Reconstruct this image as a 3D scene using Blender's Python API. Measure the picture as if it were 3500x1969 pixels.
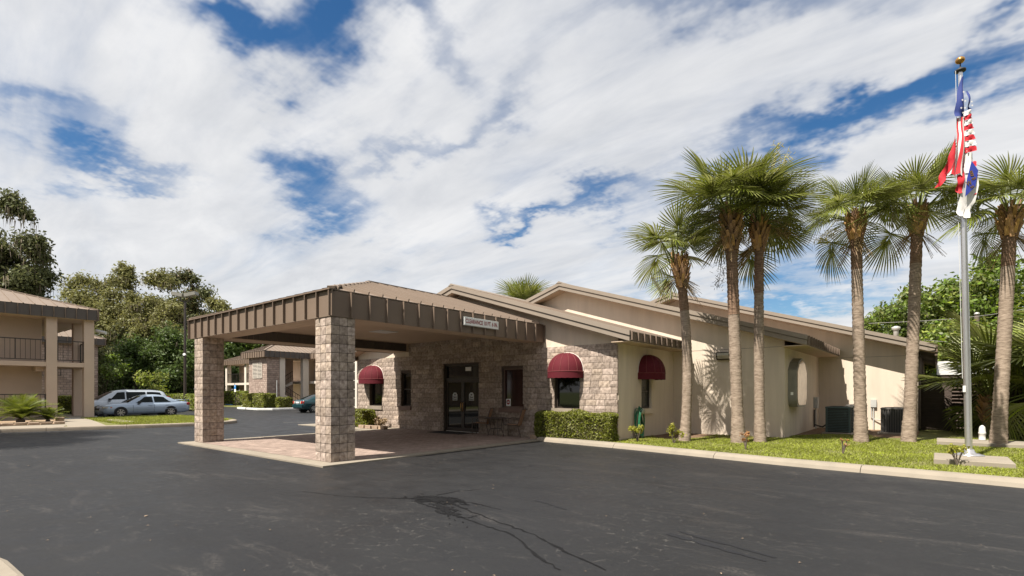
import bpy, math, random
import numpy as np
from mathutils import Matrix, Vector, Euler
R = math.radians
random.seed(7)
for o in list(bpy.data.objects): bpy.data.objects.remove(o)
scene = bpy.context.scene
COL = scene.collection

# ------------------------------------------------------------------ camera
YAW = 39.2
cam_d = bpy.data.cameras.new('camera'); cam = bpy.data.objects.new('camera', cam_d); COL.objects.link(cam)
cam.location = (0, 0, 1.6); cam.rotation_euler = (R(90), 0, R(YAW))
cam_d.sensor_width = 36; cam_d.lens = 18.31; cam_d.shift_y = 0.1016
cam_d.clip_start = 0.1; cam_d.clip_end = 5000
scene.camera = cam

# ------------------------------------------------------------------ sun + sky
SUN_POS = Vector((-0.195, -1.0, 1.55)).normalized()
sd = bpy.data.lights.new('sun', 'SUN'); sun = bpy.data.objects.new('sun', sd); COL.objects.link(sun)
sd.energy = 4.8; sd.angle = R(0.55); sd.color = (1.0, 0.93, 0.82)
sun.location = (-10, -40, 60)
sun.rotation_euler = (-SUN_POS).to_track_quat('-Z', 'Y').to_euler()

world = bpy.data.worlds.new('World'); scene.world = world; world.use_nodes = True
def build_sky():
    nt = world.node_tree; N = nt.nodes; L = nt.links
    N.clear()
    out = N.new('ShaderNodeOutputWorld'); bg = N.new('ShaderNodeBackground')
    bg.inputs['Strength'].default_value = 0.05
    L.new(bg.outputs[0], out.inputs[0])
    sky = N.new('ShaderNodeTexSky'); sky.sky_type = 'NISHITA'; sky.sun_disc = False
    sky.sun_elevation = math.asin(SUN_POS.z); sky.sun_rotation = math.atan2(SUN_POS.x, SUN_POS.y) % (2*math.pi)
    sky.altitude = 0; sky.air_density = 1.0; sky.dust_density = 0.6; sky.ozone_density = 2.5
    tc = N.new('ShaderNodeTexCoord')
    def math_(op, a, b=None, c=None, clamp=False):
        n = N.new('ShaderNodeMath'); n.operation = op; n.use_clamp = clamp
        for i, v in enumerate((a, b, c)):
            if v is None: continue
            if isinstance(v, (int, float)): n.inputs[i].default_value = v
            else: L.new(v, n.inputs[i])
        return n.outputs[0]
    def vm(op, a, b=None, scale=None):
        n = N.new('ShaderNodeVectorMath'); n.operation = op
        for i, v in enumerate((a, b)):
            if v is None: continue
            if isinstance(v, (tuple, list, Vector)): n.inputs[i].default_value = tuple(v)
            else: L.new(v, n.inputs[i])
        if scale is not None: n.inputs['Scale'].default_value = scale
        return n.outputs['Value'] if op == 'DOT_PRODUCT' else n.outputs[0]
    def noise(vec, scale, detail, rough, dist=0.0, lac=2.0):
        n = N.new('ShaderNodeTexNoise'); L.new(vec, n.inputs['Vector'])
        n.inputs['Scale'].default_value = scale; n.inputs['Detail'].default_value = detail
        n.inputs['Roughness'].default_value = rough; n.inputs['Distortion'].default_value = dist
        n.inputs['Lacunarity'].default_value = lac
        return n
    d = tc.outputs['Generated']
    sep = N.new('ShaderNodeSeparateXYZ'); L.new(d, sep.inputs[0])
    zc = math_('MAXIMUM', sep.outputs[2], 0.0)
    inv = math_('DIVIDE', 1.0, math_('ADD', zc, 0.16))
    # a flat cloud layer seen in perspective
    cmb = N.new('ShaderNodeCombineXYZ')
    L.new(math_('MULTIPLY', sep.outputs[0], inv), cmb.inputs[0]); L.new(math_('MULTIPLY', sep.outputs[1], inv), cmb.inputs[1])
    P = cmb.outputs[0]
    mp = N.new('ShaderNodeMapping'); L.new(P, mp.inputs[0]); mp.inputs['Rotation'].default_value = (0, 0, R(28)); mp.inputs['Scale'].default_value = (0.6, 1.35, 1)
    big = noise(mp.outputs[0], 1.5, 6, 0.50, 0.5)
    mp3 = N.new('ShaderNodeMapping'); L.new(P, mp3.inputs[0]); mp3.inputs['Rotation'].default_value = (0, 0, R(24)); mp3.inputs['Scale'].default_value = (0.4, 1.9, 1)
    fine = noise(mp3.outputs[0], 4.0, 7, 0.58, 0.8)
    warpn = noise(P, 3.2, 5, 0.6)
    warp = vm('SCALE', vm('SUBTRACT', warpn.outputs['Color'], (0.5, 0.5, 0.5)), None, 0.30)
    dw = vm('ADD', d, warp)
    A = R(YAW); fw = Vector((-math.sin(A), math.cos(A), 0)); rt = Vector((math.cos(A), math.sin(A), 0)); up = Vector((0, 0, 1))
    tot = None
    # gaps in the cloud: direction in degrees from the lens axis (right, up) as slopes, widths, tilt, weight
    S = 3500/2576/1780.
    gaps = [(880, 90, 74, 86, 0, .62), (690, 130, 135, 58, 25, .52), (795, 445, 80, 66, 40, .56), (610, 60, 110, 36, 20, .26), (1120, 60, 120, 36, 60, .26),
            (270, 410, 120, 32, 12, .46), (110, 260, 170, 40, 30, .28), (1040, 400, 110, 28, -25, .28), (1000, 20, 200, 30, -5, .22),
            (2010, 335, 240, 42, -25, .42), (1470, 480, 130, 32, -18, .42), (2440, 150, 220, 45, -28, .40), (1300, 545, 60, 22, -10, .34), (1240, 280, 120, 34, -30, .24),
            (1990, 650, 100, 110, -35, .34), (1950, 760, 260, 30, 0, .34), (1880, 20, 260, 40, -12, .30), (900, 560, 90, 36, 20, .24), (2250, 300, 200, 40, -25, .30)]
    for (x, y, w, h, tl, wt) in gaps:
        rx = (x-1288)*S; uy = (986-y)*S
        c = (fw + rt*rx + up*uy); ln = c.length; c = c/ln
        e1 = (rt - c*rt.dot(c)).normalized(); e2 = c.cross(e1); e2 = e2 if e2.z > 0 else -e2
        t = R(-tl); f1 = e1*math.cos(t)+e2*math.sin(t); f2 = -e1*math.sin(t)+e2*math.cos(t)
        f1 = f1/(w*S/ln); f2 = f2/(h*S/ln)
        a = vm('DOT_PRODUCT', dw, f1); b = vm('DOT_PRODUCT', dw, f2)
        q = math_('MULTIPLY_ADD', a, a, math_('MULTIPLY', b, b))
        g = math_('MULTIPLY', math_('POWER', 2.718, math_('MULTIPLY', q, -0.6)), wt)
        tot = g if tot is None else math_('ADD', tot, g)
    dens = math_('ADD', math_('MULTIPLY', big.outputs['Fac'], 0.75), math_('MULTIPLY', fine.outputs['Fac'], 0.42))
    dens = math_('SUBTRACT', dens, math_('MULTIPLY_ADD', tot, 1.0, 0.02))
    mr = N.new('ShaderNodeMapRange'); mr.interpolation_type = 'SMOOTHSTEP'
    L.new(dens, mr.inputs[0]); mr.inputs[1].default_value = -0.04; mr.inputs[2].default_value = 0.64
    cov = mr.outputs[0]
    # cloud brightness: thick parts slightly grey, thin parts white
    sh = noise(mp.outputs[0], 2.6, 6, 0.6, 0.4)
    mr2 = N.new('ShaderNodeMapRange'); L.new(sh.outputs['Fac'], mr2.inputs[0])
    mr2.inputs[1].default_value = 0.36; mr2.inputs[2].default_value = 0.66; mr2.inputs[3].default_value = 0.0; mr2.inputs[4].default_value = 1.0
    cm = N.new('ShaderNodeMix'); cm.data_type = 'RGBA'; L.new(mr2.outputs[0], cm.inputs[0])
    cm.inputs[6].default_value = (7.3, 7.45, 7.75, 1); cm.inputs[7].default_value = (9.3, 9.3, 9.35, 1)
    hs = N.new('ShaderNodeHueSaturation'); L.new(sky.outputs[0], hs.inputs['Color']); hs.inputs['Saturation'].default_value = 1.3; hs.inputs['Value'].default_value = 1.15
    mx = N.new('ShaderNodeMix'); mx.data_type = 'RGBA'
    L.new(math_('MULTIPLY', cov, 0.97), mx.inputs[0]); L.new(hs.outputs[0], mx.inputs[6]); L.new(cm.outputs[2], mx.inputs[7])
    L.new(mx.outputs[2], bg.inputs['Color'])
build_sky()
vs = scene.view_settings
vs.view_transform = 'Standard'; vs.look = 'None'; vs.exposure = 0.95; vs.gamma = 1.0; vs.use_curve_mapping = False
scene.render.engine = 'CYCLES'
scene.cycles.max_bounces = 6; scene.cycles.diffuse_bounces = 4; scene.cycles.glossy_bounces = 3; scene.cycles.transmission_bounces = 2; scene.cycles.transparent_max_bounces = 4

# ------------------------------------------------------------------ materials
MATS = {}
def _nodes(name):
    m = bpy.data.materials.new(name); m.use_nodes = True; nt = m.node_tree; b = nt.nodes['Principled BSDF']
    MATS[name] = m; return m, nt, b
def M(name, col, rough=0.8, var=0.12, scale=4.0, bump=0.0, bscale=60.0, metal=0.0, rnd=0.0, spec=0.4, coat=0.0, island=0.0, dirt=None, stretch=None, vcol=None):
    m, nt, b = _nodes(name); N = nt.nodes; L = nt.links
    b.inputs['Roughness'].default_value = rough; b.inputs['Metallic'].default_value = metal
    b.inputs['Specular IOR Level'].default_value = spec
    if coat: b.inputs['Coat Weight'].default_value = coat; b.inputs['Coat Roughness'].default_value = 0.06
    tc = N.new('ShaderNodeTexCoord'); src = tc.outputs['Object']
    geo = N.new('ShaderNodeNewGeometry'); src = geo.outputs['Position']
    if stretch:
        mp = N.new('ShaderNodeMapping'); L.new(src, mp.inputs[0]); mp.inputs['Scale'].default_value = stretch; src = mp.outputs[0]
    n = N.new('ShaderNodeTexNoise'); L.new(src, n.inputs['Vector']); n.inputs['Scale'].default_value = scale; n.inputs['Detail'].default_value = 6; n.inputs['Roughness'].default_value = 0.6
    mr = N.new('ShaderNodeMapRange'); L.new(n.outputs['Fac'], mr.inputs[0]); mr.inputs[1].default_value = 0.3; mr.inputs[2].default_value = 0.7
    mx = N.new('ShaderNodeMix'); mx.data_type = 'RGBA'; L.new(mr.outputs[0], mx.inputs[0])
    c2 = vcol or tuple(min(1, c*(1+var)) for c in col); c1 = tuple(c*(1-var) for c in col)
    mx.inputs[6].default_value = (*c1, 1); mx.inputs[7].default_value = (*c2, 1)
    colout = mx.outputs[2]
    if dirt:
        n2 = N.new('ShaderNodeTexNoise'); L.new(geo.outputs['Position'], n2.inputs['Vector']); n2.inputs['Scale'].default_value = dirt[1]; n2.inputs['Detail'].default_value = 8; n2.inputs['Roughness'].default_value = 0.7
        r2 = N.new('ShaderNodeMapRange'); L.new(n2.outputs['Fac'], r2.inputs[0]); r2.inputs[1].default_value = 0.52; r2.inputs[2].default_value = 0.72; r2.inputs[4].default_value = dirt[2]
        m2 = N.new('ShaderNodeMix'); m2.data_type = 'RGBA'; L.new(r2.outputs[0], m2.inputs[0]); L.new(colout, m2.inputs[6]); m2.inputs[7].default_value = (*dirt[0], 1); colout = m2.outputs[2]
    if rnd or island:
        hs = N.new('ShaderNodeHueSaturation'); L.new(colout, hs.inputs['Color'])
        if rnd: oi = N.new('ShaderNodeObjectInfo'); rv = oi.outputs['Random']; amt = rnd
        else: rv = geo.outputs['Random Per Island']; amt = island
        mv = N.new('ShaderNodeMapRange'); L.new(rv, mv.inputs[0]); mv.inputs[3].default_value = 1-amt; mv.inputs[4].default_value = 1+amt
        L.new(mv.outputs[0], hs.inputs['Value'])
        mh = N.new('ShaderNodeMath'); mh.operation = 'MULTIPLY'; L.new(rv, mh.inputs[0]); mh.inputs[1].default_value = 7.31
        fr = N.new('ShaderNodeMath'); fr.operation = 'FRACT'; L.new(mh.outputs[0], fr.inputs[0])
        ms = N.new('ShaderNodeMapRange'); L.new(fr.outputs[0], ms.inputs[0]); ms.inputs[3].default_value = 1-amt*0.5; ms.inputs[4].default_value = 1+amt*0.35
        L.new(ms.outputs[0], hs.inputs['Saturation'])
        mhu = N.new('ShaderNodeMapRange'); L.new(fr.outputs[0], mhu.inputs[0]); mhu.inputs[3].default_value = 0.5-amt*0.03; mhu.inputs[4].default_value = 0.5+amt*0.03
        L.new(mhu.outputs[0], hs.inputs['Hue'])
        colout = hs.outputs[0]
    L.new(colout, b.inputs['Base Color'])
    if bump:
        n3 = N.new('ShaderNodeTexNoise'); L.new(geo.outputs['Position'], n3.inputs['Vector']); n3.inputs['Scale'].default_value = bscale; n3.inputs['Detail'].default_value = 5
        bp = N.new('ShaderNodeBump'); bp.inputs['Strength'].default_value = min(1, bump*20); bp.inputs['Distance'].default_value = bump; L.new(n3.outputs['Fac'], bp.inputs['Height'])
        L.new(bp.outputs[0], b.inputs['Normal'])
    return m
def LEAF(name, col, island=0.4, rough=0.55, trans=0.35, spec=0.3):
    m = M(name, col, rough, 0.25, 0.6, island=island, spec=spec); nt = m.node_tree; N = nt.nodes; L = nt.links
    b = N['Principled BSDF']; out = N['Material Output']
    tr = N.new('ShaderNodeBsdfTranslucent'); mix = N.new('ShaderNodeMixShader'); mix.inputs[0].default_value = trans
    src = b.inputs['Base Color'].links[0].from_socket
    hs = N.new('ShaderNodeHueSaturation'); L.new(src, hs.inputs['Color']); hs.inputs['Value'].default_value = 1.3; hs.inputs['Hue'].default_value = 0.485; L.new(hs.outputs[0], tr.inputs['Color'])
    L.new(b.outputs[0], mix.inputs[1]); L.new(tr.outputs[0], mix.inputs[2]); L.new(mix.outputs[0], out.inputs['Surface'])
    return m
def BRICK(name, c1, c2, mortar, bw, bh, off=0.5, msize=0.02, axis='XZ', bump=0.01, rough=0.9):
    m, nt, b = _nodes(name); N = nt.nodes; L = nt.links
    b.inputs['Roughness'].default_value = rough; b.inputs['Specular IOR Level'].default_value = 0.25
    g = N.new('ShaderNodeNewGeometry'); s = N.new('ShaderNodeSeparateXYZ'); L.new(g.outputs['Position'], s.inputs[0]); c = N.new('ShaderNodeCombineXYZ')
    if axis == 'XY': L.new(s.outputs[0], c.inputs[0]); L.new(s.outputs[1], c.inputs[1])
    else:
        a = N.new('ShaderNodeMath'); a.operation = 'ADD'; L.new(s.outputs[0], a.inputs[0]); L.new(s.outputs[1], a.inputs[1])
        L.new(a.outputs[0], c.inputs[0]); L.new(s.outputs[2], c.inputs[1])
    t = N.new('ShaderNodeTexBrick'); L.new(c.outputs[0], t.inputs['Vector'])
    t.inputs['Color1'].default_value = (*c1, 1); t.inputs['Color2'].default_value = (*c2, 1); t.inputs['Mortar'].default_value = (*mortar, 1)
    t.inputs['Scale'].default_value = 1; t.inputs['Brick Width'].default_value = bw; t.inputs['Row Height'].default_value = bh; t.inputs['Mortar Size'].default_value = msize; t.offset = off
    n = N.new('ShaderNodeTexNoise'); L.new(g.outputs['Position'], n.inputs['Vector']); n.inputs['Scale'].default_value = 3; n.inputs['Detail'].default_value = 7
    mr = N.new('ShaderNodeMapRange'); L.new(n.outputs['Fac'], mr.inputs[0]); mr.inputs[1].default_value = .3; mr.inputs[2].default_value = .7; mr.inputs[3].default_value = .75; mr.inputs[4].default_value = 1.2
    hs = N.new('ShaderNodeHueSaturation'); L.new(t.outputs['Color'], hs.inputs['Color']); L.new(mr.outputs[0], hs.inputs['Value']); L.new(hs.outputs[0], b.inputs['Base Color'])
    bp = N.new('ShaderNodeBump'); bp.invert = True; bp.inputs['Distance'].default_value = bump; bp.inputs['Strength'].default_value = 0.7; L.new(t.outputs['Fac'], bp.inputs['Height']); L.new(bp.outputs[0], b.inputs['Normal'])
    return m

M('stucco', (.64, .545, .45), .9, .09, 1.6, .004, 90, spec=.2, stretch=(2.2, 2.2, .22), dirt=((.56, .46, .37), .9, .35))
M('stucco_motel', (.52, .41, .335), .9, .05, 1.2, .004, 90, spec=.2)
M('stucco_white', (.64, .58, .51), .9, .05, 1.2, .003, 90, spec=.2)
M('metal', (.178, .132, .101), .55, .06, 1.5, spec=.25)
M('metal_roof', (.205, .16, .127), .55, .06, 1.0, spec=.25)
M('metal_dark_shade', (.085, .072, .064), .5, .08, 1.5, spec=.4)  # dark metal; on the motel fascias it puts shade into the colour
M('soffit', (.50, .385, .285), .75, .05, 2.0, spec=.2)
M('trim', (.255, .213, .174), .55, .05, 1.5, spec=.3)
M('block', (.285, .218, .178), .95, .28, 11, .007, 46, rnd=.2, spec=.15, vcol=(.50, .41, .345))
M('mortar', (.10, .075, .062), .95, .1, 6)
BRICK('block_far', (.42, .325, .275), (.30, .22, .185), (.21, .165, .14), .4, .2)
BRICK('pavers', (.35, .268, .228), (.275, .21, .178), (.155, .12, .105), .21, .105, .5, .006, 'XY', .004)
M('concrete', (.265, .232, .188), .9, .12, 2.2, .003, 50, spec=.2, dirt=((.23, .19, .145), 1.1, .5))
M('concrete_grey', (.27, .23, .185), .9, .15, 1.6, .003, 50, spec=.2, dirt=((.15, .125, .10), 1.3, .6))
M('white_paint', (.58, .58, .57), .6, .06, 4)
M('black_iron', (.035, .03, .028), .5, .1, 8)
M('bronze', (.045, .034, .028), .4, .1, 6, spec=.5)
M('wood_trim', (.16, .105, .085), .6, .1, 5)
M('awning_rib', (.17, .04, .042), .8, .1, 3)
M('awning', (.098, .012, .019), .8, .10, 3, spec=.2)
M('awning_white', (.6, .55, .5), .7, .05, 3)
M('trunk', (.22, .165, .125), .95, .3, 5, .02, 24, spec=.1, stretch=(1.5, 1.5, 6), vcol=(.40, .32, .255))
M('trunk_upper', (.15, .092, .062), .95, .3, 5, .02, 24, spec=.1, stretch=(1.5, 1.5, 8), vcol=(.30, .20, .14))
M('boot', (.42, .25, .13), .85, .35, 7, .008, 40, island=.35, spec=.2)
M('dead_frond', (.27, .19, .10), .85, .3, 7, island=.35)
M('bark', (.12, .095, .075), .95, .3, 4, .02, 20)
LEAF('palm_leaf', (.19, .222, .042), .42, .32, .26, .6)
M('petiole', (.16, .19, .05), .5, .2, 6)
M('flower', (.42, .36, .09), .8, .3, 6)
LEAF('oak_leaf', (.18, .18, .058), .28)
LEAF('oak_leaf_dark', (.10, .112, .042), .28)
LEAF('brown_leaf', (.135, .10, .045), .5)
LEAF('vine_leaf', (.125, .18, .03), .5, .45)
LEAF('ivy_leaf', (.07, .11, .024), .32, .5)
LEAF('bright_leaf', (.20, .24, .04), .45)
LEAF('hedge_leaf', (.185, .20, .036), .5, .5)
LEAF('yellow_leaf', (.30, .30, .04), .35)
LEAF('sago_leaf', (.13, .165, .022), .35, .4)
LEAF('red_leaf', (.38, .20, .09), .4)
M('moss', (.21, .175, .13), .95, .25, 2, island=.35, spec=.1)
LEAF('grass', (.235, .265, .038), .45, .6, .3)
M('lawn_soil', (.15, .165, .036), .95, .35, 1.5, .01, 30, vcol=(.16, .155, .05))
M('field', (.11, .14, .035), .95, .3, .3)
M('mulch', (.30, .215, .14), .95, .4, 25, .02, 50)
M('litter', (.16, .10, .06), .95, .4, 12, .01, 40)
M('tyre', (.018, .018, .019), .85, .1, 10)
M('alloy', (.62, .60, .56), .3, .05, 10, metal=.8)
M('silver_paint', (.36, .44, .55), .32, .02, 3, metal=.35, coat=.8)
M('van_paint', (.50, .55, .61), .32, .02, 3, metal=.25, coat=.8)
M('green_paint', (.006, .046, .056), .3, .02, 3, metal=.3, coat=.9)
M('car_glass', (.005, .009, .009), .04, .0, 1, spec=.16)
M('plastic_dark', (.03, .03, .032), .6, .1, 6)
M('red_lamp', (.35, .02, .015), .2, .1, 6, spec=.6)
M('amber_lamp', (.55, .16, .03), .2, .1, 6, spec=.6)
M('clear_lamp', (.45, .42, .36), .12, .1, 6, spec=.6)
M('glass', (.008, .007, .006), .03, .0, 1, spec=.55)
M('glass_curtain', (.032, .013, .011), .06, .3, 1.2, spec=.45, stretch=(6, 6, .4))
M('screen_glass', (.06, .058, .05), .25, .25, 3, spec=.5)
M('ivory_panel', (.50, .36, .25), .25, .2, 3, spec=.5, coat=.4)
M('grey_metal', (.23, .22, .19), .4, .12, 3, spec=.5, metal=.2)
M('aluminium', (.66, .65, .66), .28, .04, 3, metal=.85)
M('gold', (.45, .24, .07), .3, .1, 5, metal=.8)
M('ac_green', (.060, .088, .085), .5, .12, 5)
M('ac_grey', (.075, .07, .065), .5, .15, 5)
M('box_grey', (.45, .45, .43), .5, .08, 4)
M('hose_green', (.012, .115, .055), .45, .2, 6, spec=.5)
M('hose_pale', (.45, .44, .36), .6, .1, 6)
M('sling', (.50, .30, .18), .85, .08, 8)
M('chair_frame', (.085, .065, .055), .5, .1, 6)
M('mat_rubber', (.018, .017, .017), .9, .2, 20)
M('sign_white', (.80, .80, .79), .5, .03, 4)
M('sign_red', (.30, .04, .05), .6, .05, 4)
M('ink', (.05, .05, .06), .7, .05, 4)
M('decal', (.52, .55, .55), .6, .04, 4)
M('sign_blue', (.04, .25, .62), .5, .05, 4)
M('flag_blue', (.025, .045, .20), .75, .1, 6)
M('flag_red', (.50, .018, .03), .75, .1, 6)
M('flag_white', (.72, .70, .68), .75, .06, 6)
M('flag_royal', (.03, .05, .33), .75, .1, 6)
M('cap_white', (.60, .585, .56), .5, .05, 5)
M('vent_grey', (.50, .49, .46), .4, .08, 5, metal=.3)
M('wood_dark', (.075, .055, .046), .8, .25, 4, stretch=(1, 1, 8))
M('stone_edge', (.34, .25, .18), .9, .3, 6, .01, 30, rnd=.18)
M('step_stone', (.32, .28, .23), .9, .15, 4, .004, 40)
M('wire', (.38, .36, .34), .6, .05, 3)
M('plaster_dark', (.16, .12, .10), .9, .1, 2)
M('steel', (.55, .54, .52), .35, .1, 5, metal=.6)
def asphalt_mat():
    m, nt, b = _nodes('asphalt'); N = nt.nodes; L = nt.links
    b.inputs['Specular IOR Level'].default_value = 0.35
    g = N.new('ShaderNodeNewGeometry'); pos = g.outputs['Position']
    def noise(scale, det=6, rough=.6, st=None, dist=0):
        src = pos
        if st:
            mp = N.new('ShaderNodeMapping'); L.new(pos, mp.inputs[0]); mp.inputs['Scale'].default_value = st; mp.inputs['Rotation'].default_value = (0, 0, R(24)); src = mp.outputs[0]
        n = N.new('ShaderNodeTexNoise'); L.new(src, n.inputs['Vector']); n.inputs['Scale'].default_value = scale; n.inputs['Detail'].default_value = det; n.inputs['Roughness'].default_value = rough; n.inputs['Distortion'].default_value = dist
        return n.outputs['Fac']
    def rng(v, a, b_, c=0., d=1.):
        n = N.new('ShaderNodeMapRange'); L.new(v, n.inputs[0]); n.inputs[1].default_value = a; n.inputs[2].default_value = b_; n.inputs[3].default_value = c; n.inputs[4].default_value = d; return n.outputs[0]
    def mix(f, a, bcol):
        n = N.new('ShaderNodeMix'); n.data_type = 'RGBA'; L.new(f, n.inputs[0])
        for i, v in ((6, a), (7, bcol)):
            if isinstance(v, tuple): n.inputs[i].default_value = (*v, 1)
            else: L.new(v, n.inputs[i])
        return n.outputs[2]
    def mul(a, b_):
        n = N.new('ShaderNodeMath'); n.operation = 'MULTIPLY'; L.new(a, n.inputs[0])
        if isinstance(b_, float): n.inputs[1].default_value = b_
        else: L.new(b_, n.inputs[1])
        return n.outputs[0]
    c = mix(rng(noise(.35, 5, .6, (1, 2.2, 1)), .3, .7), (.0100, .0105, .0122), (.0215, .0220, .0235))
    c = mix(rng(noise(130, 3, .7), .35, .7), c, (.0125, .0125, .0135))
    # worn pale scuffs, streaky
    sc = mul(rng(noise(1.1, 7, .68, (.5, 1.8, 1), .8), .56, .74), rng(noise(34, 4, .75), .44, .62))
    c = mix(mul(sc, .45), c, (.17, .15, .135))
    # aggregate specks
    v = N.new('ShaderNodeTexVoronoi'); L.new(pos, v.inputs['Vector']); v.inputs['Scale'].default_value = 26
    sp = mul(rng(v.outputs['Distance'], .10, .04), rng(noise(.8, 4), .48, .66))
    c = mix(mul(sp, .5), c, (.28, .25, .215))
    # hairline crazing
    v2 = N.new('ShaderNodeTexVoronoi'); v2.feature = 'DISTANCE_TO_EDGE'; v2.inputs['Scale'].default_value = 5.5
    nn = N.new('ShaderNodeTexNoise'); L.new(pos, nn.inputs['Vector']); nn.inputs['Scale'].default_value = 7
    ad = N.new('ShaderNodeMix'); ad.data_type = 'VECTOR'; ad.inputs[0].default_value = .12; L.new(pos, ad.inputs[4]); L.new(nn.outputs['Color'], ad.inputs[5]); L.new(ad.outputs[1], v2.inputs['Vector'])
    cr = mul(rng(v2.outputs['Distance'], .035, .008), mul(rng(noise(.45, 4), .44, .60), rng(noise(9, 3), .5, .62)))
    c = mix(mul(cr, .30), c, (.20, .185, .165))
    L.new(c, b.inputs['Base Color'])
    L.new(rng(noise(2.0), .3, .7, .44, .66), b.inputs['Roughness'])
    bp = N.new('ShaderNodeBump'); bp.inputs['Distance'].default_value = .004; bp.inputs['Strength'].default_value = .5; L.new(noise(95, 4, .7), bp.inputs['Height']); L.new(bp.outputs[0], b.inputs['Normal'])
asphalt_mat()
M('tar', (.005, .005, .006), .95, .2, 9, spec=.05)
M('tar_stain', (.0085, .0085, .0095), .8, .2, 9, spec=.15)
M('tyre_rubber', (.013, .0135, .016), .7, .25, 14, spec=.3)
M('road_paint', (.42, .40, .37), .8, .3, 6)

# ------------------------------------------------------------------ helpers
W = {}
def wmat(o): return W.get(o.name, Matrix.Identity(4))
def tag(o, label=None, cat=None, group=None, kind=None):
    if label: o['label'] = label
    if cat: o['category'] = cat
    if group: o['group'] = group
    if kind: o['kind'] = kind
    return o
def thing(name, label, cat, loc=(0, 0, 0), group=None):
    o = bpy.data.objects.new(name, None); COL.objects.link(o); o.location = loc; o.empty_display_size = .2
    W[o.name] = Matrix.Translation(loc)
    return tag(o, label, cat, group)
def adopt(o, parent, world=None):
    o.parent = parent
    o.matrix_parent_inverse = wmat(parent).inverted()
def link(name, me, mat=None, parent=None):
    o = bpy.data.objects.new(name, me); COL.objects.link(o)
    if mat and not me.materials: me.materials.append(MATS[mat])
    if parent: adopt(o, parent)
    return o
class MB:
    def __init__(s): s.v = []; s.f = []; s.sm = []
    def add(s, vs_, fs, smooth=False):
        b = len(s.v); s.v += [tuple(v) for v in vs_]; s.f += [tuple(i+b for i in f) for f in fs]; s.sm += [smooth]*len(fs); return s
    def box(s, x0, x1, y0, y1, z0, z1):
        return s.add([(x0, y0, z0), (x1, y0, z0), (x1, y1, z0), (x0, y1, z0), (x0, y0, z1), (x1, y0, z1), (x1, y1, z1), (x0, y1, z1)],
                     [(0, 3, 2, 1), (4, 5, 6, 7), (0, 1, 5, 4), (1, 2, 6, 5), (2, 3, 7, 6), (3, 0, 4, 7)])
    def bev(s, x0, x1, y0, y1, z0, z1, b=.01):
        # box with chamfered top edges
        vs_ = [(x0, y0, z0), (x1, y0, z0), (x1, y1, z0), (x0, y1, z0), (x0, y0, z1-b), (x1, y0, z1-b), (x1, y1, z1-b), (x0, y1, z1-b), (x0+b, y0+b, z1), (x1-b, y0+b, z1), (x1-b, y1-b, z1), (x0+b, y1-b, z1)]
        return s.add(vs_, [(0, 3, 2, 1), (8, 9, 10, 11)]+[(i, (i+1) % 4, 4+(i+1) % 4, 4+i) for i in range(4)]+[(4+i, 4+(i+1) % 4, 8+(i+1) % 4, 8+i) for i in range(4)])
    def mbox(s, mat4, sx, sy, sz):
        c = [mat4 @ Vector((x*sx/2, y*sy/2, z*sz/2)) for z in (-1, 1) for (x, y) in ((-1, -1), (1, -1), (1, 1), (-1, 1))]
        return s.add(c, [(0, 3, 2, 1), (4, 5, 6, 7), (0, 1, 5, 4), (1, 2, 6, 5), (2, 3, 7, 6), (3, 0, 4, 7)])
    def bar(s, a, b, w, h):
        a = Vector(a); b = Vector(b); d = b-a; q = d.to_track_quat('X', 'Z').to_matrix().to_4x4()
        return s.mbox(Matrix.Translation((a+b)/2) @ q, d.length, w, h)
    def tube(s, pts, r, n=8, cap=True, smooth=True):
        pts = [Vector(p) for p in pts]; rs = r if isinstance(r, (list, tuple)) else [r]*len(pts)
        b = []; prev = None
        for i, p in enumerate(pts):
            t = (pts[min(i+1, len(pts)-1)]-pts[max(i-1, 0)]).normalized()
            ref = prev if prev is not None else (Vector((1, 0, 0)) if abs(t.x) < .8 else Vector((0, 1, 0)))
            u = (ref-t*ref.dot(t)).normalized(); prev = u; w = t.cross(u)
            b += [p+(u*math.cos(2*math.pi*k/n)+w*math.sin(2*math.pi*k/n))*rs[i] for k in range(n)]
        fs = [(i*n+k, i*n+(k+1) % n, (i+1)*n+(k+1) % n, (i+1)*n+k) for i in range(len(pts)-1) for k in range(n)]
        s.add(b, fs, smooth)
        if cap:
            s.add(b[:n], [tuple(range(n))[::-1]]); s.add(b[-n:], [tuple(range(n))])
        return s
    def lathe(s, prof, c, n=16, smooth=True):
        c = Vector(c); b = []
        for r, z in prof: b += [c+Vector((r*math.cos(2*math.pi*k/n), r*math.sin(2*math.pi*k/n), z)) for k in range(n)]
        return s.add(b, [(i*n+k, i*n+(k+1) % n, (i+1)*n+(k+1) % n, (i+1)*n+k) for i in range(len(prof)-1) for k in range(n)], smooth)
    def prismY(s, poly, y0, y1):   # poly in (x,z)
        n = len(poly); vs_ = [(x, y0, z) for x, z in poly]+[(x, y1, z) for x, z in poly]
        return s.add(vs_, [tuple(range(n)), tuple(range(2*n-1, n-1, -1))]+[(i, n+i, n+(i+1) % n, (i+1) % n) for i in range(n)])
    def prismX(s, poly, x0, x1):   # poly in (y,z)
        n = len(poly); vs_ = [(x0, y, z) for y, z in poly]+[(x1, y, z) for y, z in poly]
        return s.add(vs_, [tuple(range(n))[::-1], tuple(range(n, 2*n))]+[(i, (i+1) % n, n+(i+1) % n, n+i) for i in range(n)])
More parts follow.
